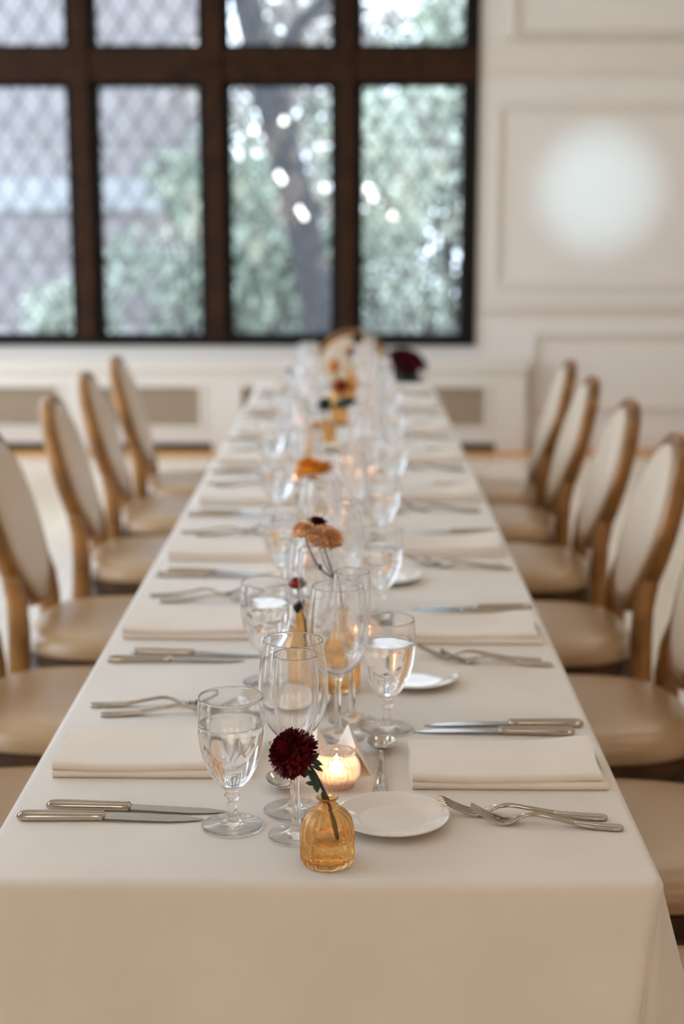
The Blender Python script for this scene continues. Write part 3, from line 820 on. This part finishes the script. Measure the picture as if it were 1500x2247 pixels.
for side, items, D, Gd in (('left', L_ITEMS, DL, GL), ('right', R_ITEMS, DR, GRt)):
    for i in range(8):
        where = 'at the %s place setting from the front, %s side of table' % (ORD[i], side)
        jit = 0 if i == 0 else 1
        for kind, e, tip, nm in items:
            p = pt(*e); q = pt(*tip, LIFT[kind]); d = Vector((q.x - p.x, q.y - p.y)); L = d.length
            rz = math.atan2(d.y, d.x) + jit * rj.uniform(-0.035, 0.035)
            loc = Vector((p.x + jit * rj.uniform(-0.012, 0.008), p.y + D[i] + jit * rj.uniform(-0.008, 0.008), TZ))
            s = L / LEN[kind]
            inst(kind, MK[kind], loc, rz, 'steel %s %s' % (nm, where), '%ss on the long table' % kind, (s, 1, 1))
        # napkin
        if side == 'left': p = pt(112, 1709); loc = Vector((p.x, p.y + D[i], TZ))
        else: p = pt(902, 1735); loc = Vector((p.x, p.y + D[i], TZ))
        loc += Vector((jit * rj.uniform(-0.012, 0.006), jit * rj.uniform(-0.012, 0.012), 0))
        inst('napkin', make_napkin, loc, jit * rj.uniform(-0.02, 0.02), 'folded ivory napkin ' + where, 'folded napkins on the long table', (1, 1.06 if side == 'left' else 1, 1))
        # bread plate
        p = pt(625, 1548) if side == 'left' else pt(861, 1806)
        loc = Vector((p.x, p.y + D[i], TZ))
        if side == 'right' and i == 1: loc = pt(908, 1497)
        if side == 'right' and i == 2: loc = pt(848, 1274)
        if 'plate' not in _first:
            _first['plate'] = make_plate(); o = _first['plate']
        else:
            o = _first['plate'].copy(); COL.objects.link(o)
        o.location = loc; o['label'] = 'white china bread plate ' + where; o['group'] = 'bread plates on the long table'
        # glasses
        if side == 'left': gs = [('goblet', make_goblet, (510, 1813)), ('flute', make_flute, (650, 1834)), ('wine', make_wine, (645, 1779))]
        else: gs = [('goblet', make_goblet, (848, 1601)), ('flute', make_flute, (771, 1582)), ('wine', make_wine, (741, 1617))]
        jx, jy = jit * rj.uniform(-0.012, 0.012), jit * rj.uniform(-0.02, 0.02)
        for kind, mk, px in gs:
            p = pt(*px); loc = Vector((p.x + jx + jit * rj.uniform(-0.003, 0.003), p.y + Gd[i] + jy + jit * rj.uniform(-0.003, 0.003), TZ))
            if side == 'left' and i == 1 and kind == 'goblet': loc = pt(585, 1498)
            if side == 'right' and i == 1 and kind == 'goblet': loc = pt(834, 1352)
            if i >= 3: loc.x += -0.05 if side == 'left' else 0.042
            if i >= 4: loc.x += -0.035 if side == 'left' else 0.025
            if side == 'left' and i == 7: loc.x -= 0.03
            lab = {'goblet': 'part filled water goblet', 'flute': 'slender empty champagne flute', 'wine': 'empty round wine glass'}[kind]
            inst(kind, mk, loc, rj.uniform(0, 6), lab + ' ' + where.replace('at the', 'of the').replace(' place', ''), {'goblet': 'water goblets', 'flute': 'champagne flutes', 'wine': 'wine glasses'}[kind] + ' along the table')
        # spoon
        if side == 'left': e, tip = pt(598, 1632), pt(616, 1712)
        else: e, tip = pt(834, 1745), pt(838, 1622)
        d = tip - e; loc = Vector((e.x + jit * rj.uniform(-0.01, 0.01), e.y + D[i] + jit * rj.uniform(-0.015, 0.015), TZ))
        if i in (0, 1, 2, 3):
            inst('spoon', make_spoon, loc, math.atan2(d.y, d.x) + jit * rj.uniform(-0.08, 0.08), 'steel teaspoon ' + where.replace('at', 'of', 1), 'teaspoons on the long table')

# ------------------------------------------------------------------ bud vases and flowers
def ribs(n, amp):
    def f(a, r, z): return 1 + amp * abs(math.sin(n * a / 2)) - amp if r > 0.0155 else 1
    return f
V_SHORT = [(0, 0.0015), (0.024, 0.001), (0.0285, 0.0022), (0.0305, 0.006), (0.0308, 0.012), (0.0308, 0.030), (0.0302, 0.042), (0.0278, 0.0525), (0.0215, 0.0612), (0.0132, 0.0658), (0.0122, 0.0672), (0.0128, 0.0682), (0.0118, 0.0694), (0.0098, 0.0704), (0.0097, 0.0745), (0.0120, 0.0765), (0.0128, 0.0778), (0.0120, 0.0788),
           (0.0103, 0.0785), (0.0080, 0.0745), (0.0080, 0.068), (0.0105, 0.0648), (0.0195, 0.0590), (0.0255, 0.0508), (0.0278, 0.0415), (0.0284, 0.030), (0.0284, 0.013), (0.0262, 0.0075), (0.018, 0.006), (0, 0.0058)]
V_TALL = [(0, 0.0015), (0.023, 0.001), (0.028, 0.003), (0.0295, 0.008), (0.0298, 0.03), (0.0294, 0.055), (0.0265, 0.070), (0.0190, 0.083), (0.0125, 0.093), (0.0105, 0.105), (0.0105, 0.122), (0.0128, 0.126), (0.0132, 0.1285), (0.0122, 0.1302),
          (0.0104, 0.1298), (0.0086, 0.122), (0.0086, 0.105), (0.0104, 0.093), (0.0170, 0.082), (0.0243, 0.069), (0.0270, 0.0545), (0.0273, 0.03), (0.0270, 0.012), (0.024, 0.0075), (0.015, 0.006), (0, 0.0058)]
def make_vase(prof, fill):
    def b():
        t = thing('bud_vase', '', 'vase')
        mb = MB(); mb.lathe(cr(prof, 3), 96, ribs(15, 0.085)); link('glass_body', mb.mesh('vase_glass', M['amber']), t)
        inner = [p for p in prof[prof.index(max(prof, key=lambda q: q[1])):]]
        ins = sorted([(p[0], p[1]) for p in prof[len(prof) // 2 + 3:] if p[1] < fill], key=lambda q: q[1])
        e = 0.0003
        rr = interp(sorted([(p[1], p[0]) for p in prof[len(prof) // 2 + 3:]]), fill) + e
        w = [(0, 0.0056)] + [(p[0] + e, p[1] - (e if p[1] < 0.008 else 0)) for p in ins if p[0] > 0] + [(rr, fill)]
        mb = MB(); mb.lathe(w + [(rr * 0.6, fill), (0, fill)], 96, ribs(15, 0.085)); link('water', mb.mesh('vase_water', M['water']), t)
        return t
    return b


def petal_bloom(R, m, n, seed, flat=1.0, maxang=2.0, plen=0.42):
    rg = random.Random(seed); mb = MB()
    # core
    mb.lathe([(0, -0.45 * R * flat), (0.5 * R, -0.3 * R * flat), (0.6 * R, 0.05 * R), (0.46 * R, 0.42 * R * flat), (0, 0.58 * R * flat)], 14)
    ga = PI * (3 - math.sqrt(5))
    for i in range(n):
        ct = 1 - (1 - math.cos(maxang)) * (i + 0.5) / n; th = math.acos(ct) + rg.uniform(-0.06, 0.06); ph = i * ga + rg.uniform(-0.12, 0.12)
        d = Vector((math.sin(th) * math.cos(ph), math.sin(th) * math.sin(ph), math.cos(th)))
        side = d.cross(Vector((0, 0, 1))); side = side.normalized() if side.length > 0.05 else Vector((1, 0, 0))
        up = side.cross(d).normalized()
        L = R * plen * rg.uniform(0.85, 1.12) * (0.8 + 0.25 * min(1, th)); w = R * 0.1 * rg.uniform(0.8, 1.2)
        b = d * R * 0.52
        curl = 0.16 * R * (1 if th < 1.2 else -0.8)
        p1 = b + d * L * 0.55 + up * curl * 0.3; p2 = b + d * L * 1.05 + up * curl * 0.8
        vs = [b - side * w * 0.6, b + side * w * 0.6, p1 + side * w * 1.1 + up * w * 0.5, p1, p1 - side * w * 1.1 + up * w * 0.5, p2 + side * w * 0.75 + up * w * 0.3, p2 + d * w * 0.6, p2 - side * w * 0.75 + up * w * 0.3]
        vs = [Vector((v.x, v.y, v.z * flat)) for v in vs]
        mb.add(vs, [(0, 1, 3), (1, 2, 3), (0, 3, 4), (3, 2, 5, 6), (4, 3, 6, 7)])
    return mb.mesh('bloom', m, True, False)


def leaf_mesh(mb, base, tip, w, bend):
    base, tip = Vector(base), Vector(tip); d = tip - base; s = d.cross(bend); s = s.normalized() if s.length > 1e-6 else Vector((1, 0, 0)); n = s.cross(d).normalized()
    L = d.length; rows = []
    for k, (t, ww) in enumerate(((0, 0.15), (0.2, 0.55), (0.45, 1.0), (0.7, 0.8), (0.88, 0.4), (1, 0.04))):
        c = base + d * t + n * (-L * 0.12 * t * t)
        zig = 1.12 if k % 2 else 0.95
        rows.append([c - s * w * ww * zig + n * w * 0.3 * ww, c - n * 0.0004, c + s * w * ww * zig + n * w * 0.3 * ww])
    o = [p for r in rows for p in r]; th = n * 0.0006; k = len(o); f = []
    for i in range(5):
        for j in range(2):
            q = (i * 3 + j, i * 3 + j + 1, i * 3 + j + 4, i * 3 + j + 3); f.append(q); f.append(tuple(v + k for v in reversed(q)))
    for i in range(5):
        f += [(i * 3, i * 3 + 3, i * 3 + 3 + k, i * 3 + k), (i * 3 + 5, i * 3 + 2, i * 3 + 2 + k, i * 3 + 5 + k)]
    mb.add(o + [p - th for p in o], f)


def flower(label, vase, foot_z, neck_z, heads, leaves=(), group='cut flowers in the amber vases', lean=(0.012, 0)):
    """vase: location of the vase; heads: (world centre, axis, radius, material, flat, petals); a stem runs from each head through the vase neck."""
    t = thing('flower', label, 'flower', vase, 0, group); V = Vector(vase)
    neck = Vector((0, 0, neck_z)); foot = Vector((lean[0], lean[1], foot_z))
    fork = None
    for k, (c, ax, R, m, flat, n) in enumerate(heads):
        c = Vector(c) - V; ax = Vector(ax).normalized(); base = c - ax * R * 0.55 * flat
        b = link('bloom', petal_bloom(R, m, n, 5 + k + int(R * 1e5), flat), t, c, ax.to_track_quat('Z', 'Y').to_euler())
        cm = MB(); cm.lathe([(0, -R * 0.30), (R * 0.12, -R * 0.28), (R * 0.28, -R * 0.08), (R * 0.40, R * 0.10), (0, R * 0.12)], 10)
        link('calyx', cm.mesh('calyx', M['leaf']), t, base, ax.to_track_quat('Z', 'Y').to_euler())
        sm = MB()
        if k == 0:
            start = base - ax * R * 0.2
            fork = start.lerp(neck, 0.55) + Vector((0.002, 0, 0.004)) if len(heads) > 1 else None
            if fork is not None:
                sm.tube(bez(start, (start + fork) / 2 - ax * 0.004, fork, 6) + [neck + Vector((0.001, 0, 0)), neck * 0.5 + foot * 0.5, foot], 0.0012, 0.0022, 7)
            else:
                sm.tube(bez(start, start - ax * 0.008, neck, 6) + [neck * 0.5 + foot * 0.5 + Vector((0.001, 0, 0)), foot], 0.0016, 0.0021, 7)
        else:
            s0 = base - ax * R * 0.2; sm.tube(bez(s0, Vector((s0.x * 0.7 + fork.x * 0.3, s0.y, fork.z + 0.01)), fork, 8), 0.0011, 0.0016, 7)
        so_ = link('stem', sm.mesh('stem', M['stem']), t)
        if k == 0: stem0 = so_
    for (a, b, w) in leaves:
        lm = MB(); leaf_mesh(lm, Vector(a) - V, Vector(b) - V, w, Vector((0, 1, 0.3))); link('leaf', lm.mesh('leaf', M['leaf']), stem0)
    return t


vase_short = make_vase(V_SHORT, 0.031); vase_tall = make_vase(V_TALL, 0.055)
# front vase with the burgundy bloom
v = pt(718, 1893)
inst('vase_short', vase_short, v, 0.1, 'small ribbed amber glass bottle vase at the front of the table', 'amber bud vases')
zc0 = 1.665
hd = dp(645, 1654, zc0)
flower('dark burgundy chrysanthemum leaning from the front amber vase', v, 0.028, 0.076,
       [(hd, (-0.72, -0.22, 0.62), 0.0282, M['burgundy'], 0.95, 460)],
       [(dp(672, 1668, zc0), dp(709, 1676, zc0), 0.0042), (dp(676, 1676, zc0), dp(700, 1650, zc0 - .004), 0.0035), (dp(675, 1690, zc0 + .004), dp(699, 1720, zc0), 0.0055),
        (dp(668, 1685, zc0), dp(668, 1708, zc0 - .006), 0.0045), (dp(655, 1692, zc0), dp(637, 1709, zc0 - .004), 0.0042), (dp(695, 1723, zc0), dp(670, 1715, zc0 - .004), 0.0034),
        (dp(690, 1705, zc0), dp(697, 1740, zc0 - .003), 0.0042), (dp(706, 1738, zc0), dp(716, 1762, zc0 - .002), 0.0040), (dp(684, 1680, zc0), dp(708, 1690, zc0 + .004), 0.003)], lean=(0.011, -0.004))
v = pt(664, 1502)
inst('vase_tall', vase_tall, v, 0.3, 'tall amber bottle vase holding a small rust bloom, behind the front wine glass', 'amber bud vases')
flower('small rust red flower with dark leaves in the tall amber vase', v, 0.02, 0.128,
       [(dp(652, 1281, 2.27), (-0.1, -0.1, 1), 0.014, M['rust'], 0.75, 130)],
       [(dp(657, 1316, 2.27), dp(668, 1330, 2.26), 0.006), (dp(655, 1328, 2.27), dp(646, 1345, 2.26), 0.007), (dp(656, 1340, 2.27), dp(664, 1312, 2.265), 0.006), (dp(655, 1345, 2.27), dp(650, 1322, 2.262), 0.006)])
v = pt(748, 1513)
inst('vase_tall', vase_tall, v, 0.9, 'tall amber bottle vase holding the peach sprig, behind the second wine glass', 'amber bud vases')
flower('branching sprig with two peach blooms and one dark burgundy bloom', v, 0.015, 0.128,
       [(dp(713, 1180, 2.225), (0.15, -0.2, 1), 0.028, M['peach_petal'], 0.6, 240), (dp(664, 1163, 2.235), (-0.35, -0.3, 1), 0.0178, M['peach_petal'], 0.62, 190), (dp(695, 1153, 2.30), (0.1, 0.3, 1), 0.0195, M['dark_burgundy'], 0.75, 170)],
       [(dp(700, 1252, 2.24), dp(704, 1236, 2.236), 0.003), (dp(690, 1188, 2.24), dp(695, 1202, 2.236), 0.003)])


def far_vase(px, py, tall, head, axis, R, mk, flat, vlabel, flabel, leaves=(), n=120):
    v = pt(px, py)
    inst('vase_tall' if tall else 'vase_short', vase_tall if tall else vase_short, v, px * 0.1, vlabel, 'amber bud vases')
    zc = -(RC.transposed() @ (v - CAM)).z
    zc2 = zc - 0.02
    flower(flabel, v, 0.02, 0.128 if tall else 0.077, [(dp(h[0], h[1], zc2 + h[2]), axis, r, M[k], fl, n) for (h, r, k, fl) in head],
           [(dp(a[0], a[1], zc2), dp(b[0], b[1], zc2), w) for (a, b, w) in leaves])


far_vase(692, 1182, False, [((680, 1030, 0), 0.037, 'orange', 0.72), ((712, 1026, 0.02), 0.02, 'orange', 0.7)], (-0.15, -0.2, 1), 0.034, 'orange', 0.55,
         'small amber bottle vase below the bright orange marigolds', 'bright orange ruffled blooms halfway along the table')
far_vase(682, 1016, False, [((694, 934, 0), 0.022, 'peach_petal', 0.6)], (0.2, -0.1, 1), 0.02, 'peach_petal', 0.6,
         'small amber bottle vase beyond the orange blooms', 'small soft peach bloom beyond the orange ones')
far_vase(716, 974, False, [((712, 889, 0), 0.025, 'leaf', 0.95)], (0, -0.4, 1), 0.019, 'leaf', 0.9,
         'amber bottle vase under the dark green seed head', 'round dark green seed head with one long leaf', [((728, 893), (784, 875), 0.02)])
far_vase(744, 932, True, [((747, 849, 0), 0.040, 'rust', 0.75)], (0, -0.1, 1), 0.031, 'rust', 0.55,
         'amber bottle vase under the rust orange bloom', 'flat rust orange bloom near the far end of the table')
far_vase(738, 902, True, [((733, 807, 0), 0.024, 'orange', 1.3)], (0, -0.1, 1), 0.02, 'orange', 1.0,
         'amber bottle vase under the cup-shaped orange bloom', 'narrow cup-shaped orange bloom before the end chair')
far_vase(766, 878, True, [((770, 774, 0), 0.023, 'rust', 1.0)], (0, -0.2, 1), 0.018, 'rust', 0.9,
         'second last amber bottle vase before the end chair', 'small round red bloom before the pad of the end chair')
far_vase(776, 862, True, [((784, 745, 0), 0.029, 'dark_burgundy', 0.9)], (0, -0.1, 1), 0.024, 'dark_burgundy', 0.8,
         'last amber bottle vase beside the far end of the table', 'dark burgundy bloom rising over the end chair')

# planter of burgundy mums standing on the floor beyond the head chair
bpos = Vector((0.262, 8.3, 0)); bw = thing('mum_planter', 'dark planter crowned with burgundy mums beyond the chair at the far head of table', 'planter', bpos)
mb = MB(); mb.lathe(cr([(0, 0.001), (0.085, 0.001), (0.09, 0.01), (0.11, 0.30), (0.122, 0.50), (0.128, 0.515), (0.122, 0.53), (0.11, 0.52), (0.10, 0.47), (0, 0.46)], 3), 36); link('pot', mb.mesh('pot', M['pot']), bw)
rg = random.Random(4)
pm = petal_bloom(0.04, M['dark_burgundy'], 120, 9, 0.8); pm2 = petal_bloom(0.04, M['burgundy'], 120, 10, 0.8)
for k in range(26):
    a = k * 2.39996; q = math.sqrt((k + 0.4) / 26); d = Vector((0.125 * q * math.cos(a), 0.125 * q * math.sin(a), 0.60 + 0.13 * math.sqrt(max(0, 1 - q * q))))
    link('bloom', pm if k % 2 else pm2, bw, d, Vector((d.x, d.y, d.z - 0.58)).to_track_quat('Z', 'Y').to_euler())
mb = MB()
for k in range(90):
    a = k * 2.39996; h = rg.random(); rr = 0.07 + 0.03 * h
    leaf_mesh(mb, (rr * math.cos(a), rr * math.sin(a), 0.50 + 0.10 * h), ((rr + 0.055) * math.cos(a + 0.2), (rr + 0.055) * math.sin(a + 0.2), 0.485 + 0.11 * h), 0.016, Vector((0, 0, 1)))
mb.lathe([(0, 0.47), (0.10, 0.48), (0.112, 0.56), (0.08, 0.66), (0, 0.69)], 20)
o = link('leaves', mb.mesh('leaves', M['leaf']), bw); o['kind'] = 'stuff'

# ------------------------------------------------------------------ candle holders and tealights
H_P = [(0, 0.003), (0.014, 0.0025), (0.0195, 0.0005), (0.0215, 0.0012), (0.0215, 0.003), (0.0205, 0.005), (0.0235, 0.0085), (0.0282, 0.016), (0.0298, 0.024), (0.0284, 0.032), (0.0245, 0.0385), (0.0222, 0.0415), (0.0225, 0.0435), (0.0238, 0.0460), (0.0235, 0.0478),
       (0.0222, 0.0476), (0.0207, 0.0440), (0.0205, 0.0415), (0.0225, 0.0375), (0.0262, 0.0312), (0.0275, 0.024), (0.0262, 0.0175), (0.0222, 0.0105), (0.0190, 0.008), (0.012, 0.0075), (0, 0.0075)]
def rib_h(a, r, z):
    if 0.0065 < z < 0.040 and r > 0.022: return 1 + 0.04 * math.cos(26 * a)
    return 1
def make_holder():
    t = thing('candle_holder', '', 'candle holder')
    mb = MB(); mb.lathe(cr(H_P, 3), 180, rib_h); link('glass_body', mb.mesh('holder_glass', M['peach']), t)
    bd = MB()
    for ring_z, rr, nn in ((0.0462, 0.0236, 44), (0.0028, 0.0216, 40)):
        for k in range(nn):
            a = 2 * PI * k / nn; c = Vector((rr * math.cos(a), rr * math.sin(a), ring_z)); s = 0.00155
            bd.add([c + Vector(q) * s for q in ((1, 0, 0), (-1, 0, 0), (0, 1, 0), (0, -1, 0), (0, 0, 1), (0, 0, -1))], [(0, 2, 4), (2, 1, 4), (1, 3, 4), (3, 0, 4), (2, 0, 5), (1, 2, 5), (3, 1, 5), (0, 3, 5)])
    o = link('bead_rim', bd.mesh('bead_rim', M['peach']), t); o['kind'] = 'stuff'
    return t
def make_tealight():
    t = thing('tealight', '', 'candle')
    mb = MB(); mb.lathe([(0, 0.0002), (0.0176, 0.0002), (0.0180, 0.0008), (0.0180, 0.0130), (0.0184, 0.0134), (0.0178, 0.0134), (0.0176, 0.0010), (0, 0.001)], 40); link('cup', mb.mesh('cup', M['cup']), t)
    mb = MB(); mb.lathe([(0, 0.0012), (0.0172, 0.0012), (0.0174, 0.0110), (0.0168, 0.0118), (0.012, 0.0113), (0, 0.0110)], 40); wx = link('wax', mb.mesh('wax', M['wax']), t)
    mb = MB(); mb.tube([(0, 0, 0.0108), (0.0003, 0, 0.015), (0.001, 0, 0.0175)], 0.0007, 0.0005, 6); link('wick', mb.mesh('wick', M['wick']), wx)
    mb = MB(); mb.lathe(cr([(0, 0.0145), (0.0022, 0.0165), (0.0034, 0.0205), (0.0028, 0.026), (0.0013, 0.0315), (0, 0.036)], 3), 14); link('flame', mb.mesh('flame', M['flame']), wx)
    return t
CAND = [((738, 1726), 'beside the front burgundy flower'), ((792, 1424), 'behind the second water goblet'), ((646, 1247), 'near the peach sprig'), ((752, 1148), 'beyond the peach sprig'),
        ((634, 1062), 'beside the orange blooms'), ((757, 1030), 'beyond the orange blooms'), ((797, 1063), 'among the goblets past the orange blooms'), ((664, 938), 'near the dark green seed head'), ((812, 916), 'near the rust orange bloom')]
for (px, lab) in CAND:
    v = pt(*px)
    inst('holder', make_holder, v, px[0] * 0.01, 'round ribbed glass candle holder ' + lab, 'ribbed candle holders')
    inst('tealight', make_tealight, v + Vector((0, 0, 0.0077)), px[0] * 0.03, 'lit tealight in the ribbed holder ' + lab, 'lit tealights')

# ------------------------------------------------------------------ tent cards
def tent(label, near_top, far_top, half, h):
    a, b = pt(*near_top, h), pt(*far_top, h); d = (b - a); d.z = 0; L = d.length; ang = math.atan2(d.y, d.x)
    t = thing('place_card', label, 'place card', (a.x, a.y, TZ), ang, 'folded place cards')
    for s, nm in ((1, 'card_face'), (-1, 'card_face')):
        mb = MB(); th = 0.0006
        mb.add([(0, 0, h), (L, 0, h), (L, s * half, 0), (0, s * half, 0), (0, s * -th * 0, h - 0.0015), (L, 0, h - 0.0015), (L, s * (half - th), 0), (0, s * (half - th), 0)],
               [(0, 1, 2, 3), (7, 6, 5, 4), (0, 3, 7, 4), (1, 5, 6, 2), (3, 2, 6, 7), (0, 4, 5, 1)])
        link(nm, mb.mesh(nm, M['card'], False), t)
tent('folded white place card behind the front candle, nearer the spoon', (779, 1637), (763, 1588), 0.021, 0.041)
tent('folded white place card behind the burgundy flower, beside the wine glass', (694, 1634), (696, 1592), 0.021, 0.041)

# ------------------------------------------------------------------ chairs
def seat_outline(n=48):
    pts = []
    for k in range(n):
        a = 2 * PI * k / n; c, s = math.cos(a), math.sin(a); e = 0.62
        x = math.copysign(abs(c) ** e, c); y = math.copysign(abs(s) ** e, s)
        pts.append((x * (0.232 + 0.018 * y), y * 0.215 + 0.01 + 0.012 * (1 - x * x) * (1 if y > 0 else 0)))
    return pts
LEAN = math.radians(16)
def make_chair():
    t = thing('banquet_chair', '', 'chair')
    O = seat_outline()
    def ring(s, z): return [(x * s, (y - 0.01) * s + 0.01, z) for x, y in O]
    mb = MB(); mb.rings([ring(0.96, 0.440), ring(0.992, 0.444), ring(1.004, 0.456), ring(0.996, 0.469), ring(0.965, 0.480), ring(0.90, 0.489), ring(0.75, 0.4945), ring(0.5, 0.4975), ring(0.25, 0.4985), ring(0.05, 0.499)])
    link('seat', mb.mesh('seat', M['vinyl']), t)
    mb = MB(); mb.rings([ring(0.90, 0.372), ring(0.99, 0.372), ring(1.012, 0.380), ring(1.008, 0.396), ring(0.975, 0.404), ring(0.985, 0.412), ring(1.006, 0.420), ring(1.0, 0.437), ring(0.975, 0.441), ring(0.90, 0.441)], True, True)
    sharp(link('seat_rail', mb.mesh('seat_rail', M['bronze']), t), 40)
    for s in (-1, 1):
        mb = MB(); mb.lathe(cr([(0, 0), (0.011, 0), (0.012, 0.01), (0.014, 0.02), (0.012, 0.03), (0.018, 0.22), (0.021, 0.31), (0.023, 0.325), (0.019, 0.335), (0.025, 0.35), (0.025, 0.372), (0, 0.374)], 2), 14)
        link('leg', mb.mesh('front_leg', M['gold']), t, (s * 0.20, 0.185, 0))
        # rear leg and post in one sweep: floor - seat - oval
        pts = [(s * 0.185, -0.275, 0), (s * 0.185, -0.245, 0.15), (s * 0.185, -0.215, 0.30), (s * 0.185, -0.202, 0.42), (s * 0.182, -0.200, 0.50), (s * 0.172, -0.205, 0.57), (s * 0.158, -0.222, 0.635)]
        rings = []
        for k, p in enumerate(pts):
            hy = [0.014, 0.018, 0.022, 0.026, 0.025, 0.023, 0.02][k]; hx = 0.014
            rings.append([(p[0] + dx * hx, p[1] + dy * hy, p[2]) for dx, dy in ((-1, -0.7), (-0.7, -1), (0.7, -1), (1, -0.7), (1, 0.7), (0.7, 1), (-0.7, 1), (-1, 0.7))])
        mb = MB(); mb.rings(rings); sharp(link('leg', mb.mesh('rear_leg', M['gold']), t), 50)
    def back_pt(u, v, w):                          # u across, v up the back, w out of its front
        return (u, -0.245 - math.sin(LEAN) * v + math.cos(LEAN) * w, 0.742 + math.cos(LEAN) * v + math.sin(LEAN) * w)
    a_, b_ = 0.172, 0.206; N = 64; rings = []
    sec = [(0.013, -0.024), (0.02, -0.015), (0.021, 0.0), (0.017, 0.011), (0.006, 0.015), (-0.008, 0.014), (-0.016, 0.010), (-0.016, -0.016), (-0.008, -0.024), (0.004, -0.026)]
    for k in range(N + 1):
        th = 2 * PI * k / N; c, s = math.cos(th), math.sin(th)
        rings.append([back_pt(c * (a_ + q[0]), s * (b_ + q[0]), q[1] * (1.15 - 0.15 * s)) for q in sec])
    mb = MB(); mb.rings(rings, False, False); sharp(link('back_frame', mb.mesh('back_frame', M['gold']), t), 50)
    for sgn, nm in ((1, 'back_pad'), (-1, 'back_panel')):
        mb = MB(); rings = []
        for (s, w) in ((1.0, 0.0), (0.94, 0.012), (0.925, 0.018), (0.88, 0.023), (0.76, 0.027), (0.5, 0.030), (0.25, 0.031), (0.04, 0.0315)):
            rings.append([back_pt(math.cos(2 * PI * k / 48) * a_ * s, math.sin(2 * PI * k / 48) * b_ * s, w * (1 if sgn > 0 else -0.55)) for k in range(48)])
        mb.rings(rings); link(nm, mb.mesh(nm, M['back_vinyl']), t)
    return t
RCH = [1.69, 2.31, 2.93, 3.57, 4.27, 4.90, 5.46]
LCH = [1.74, 2.36, 2.98, 3.61, 4.37, 5.04, 5.62]
for i, y in enumerate(RCH):
    inst('chair', make_chair, (0.478 + rj.uniform(-0.01, 0.012), y, 0), PI / 2 + rj.uniform(-0.05, 0.05), 'oval-backed gold and taupe banquet chair, %s from the front on the right side of table' % ORD[i], 'chairs along the table')
for i, y in enumerate(LCH):
    inst('chair', make_chair, (-0.600 + rj.uniform(-0.01, 0.012), y, 0), -PI / 2 + rj.uniform(-0.05, 0.05), 'oval-backed gold and taupe banquet chair, %s from the front on the left side of table' % ORD[i], 'chairs along the table')
inst('chair', make_chair, (-0.012, 6.62, 0), PI, 'oval-backed banquet chair facing the camera at the far head of table', 'chairs along the table')
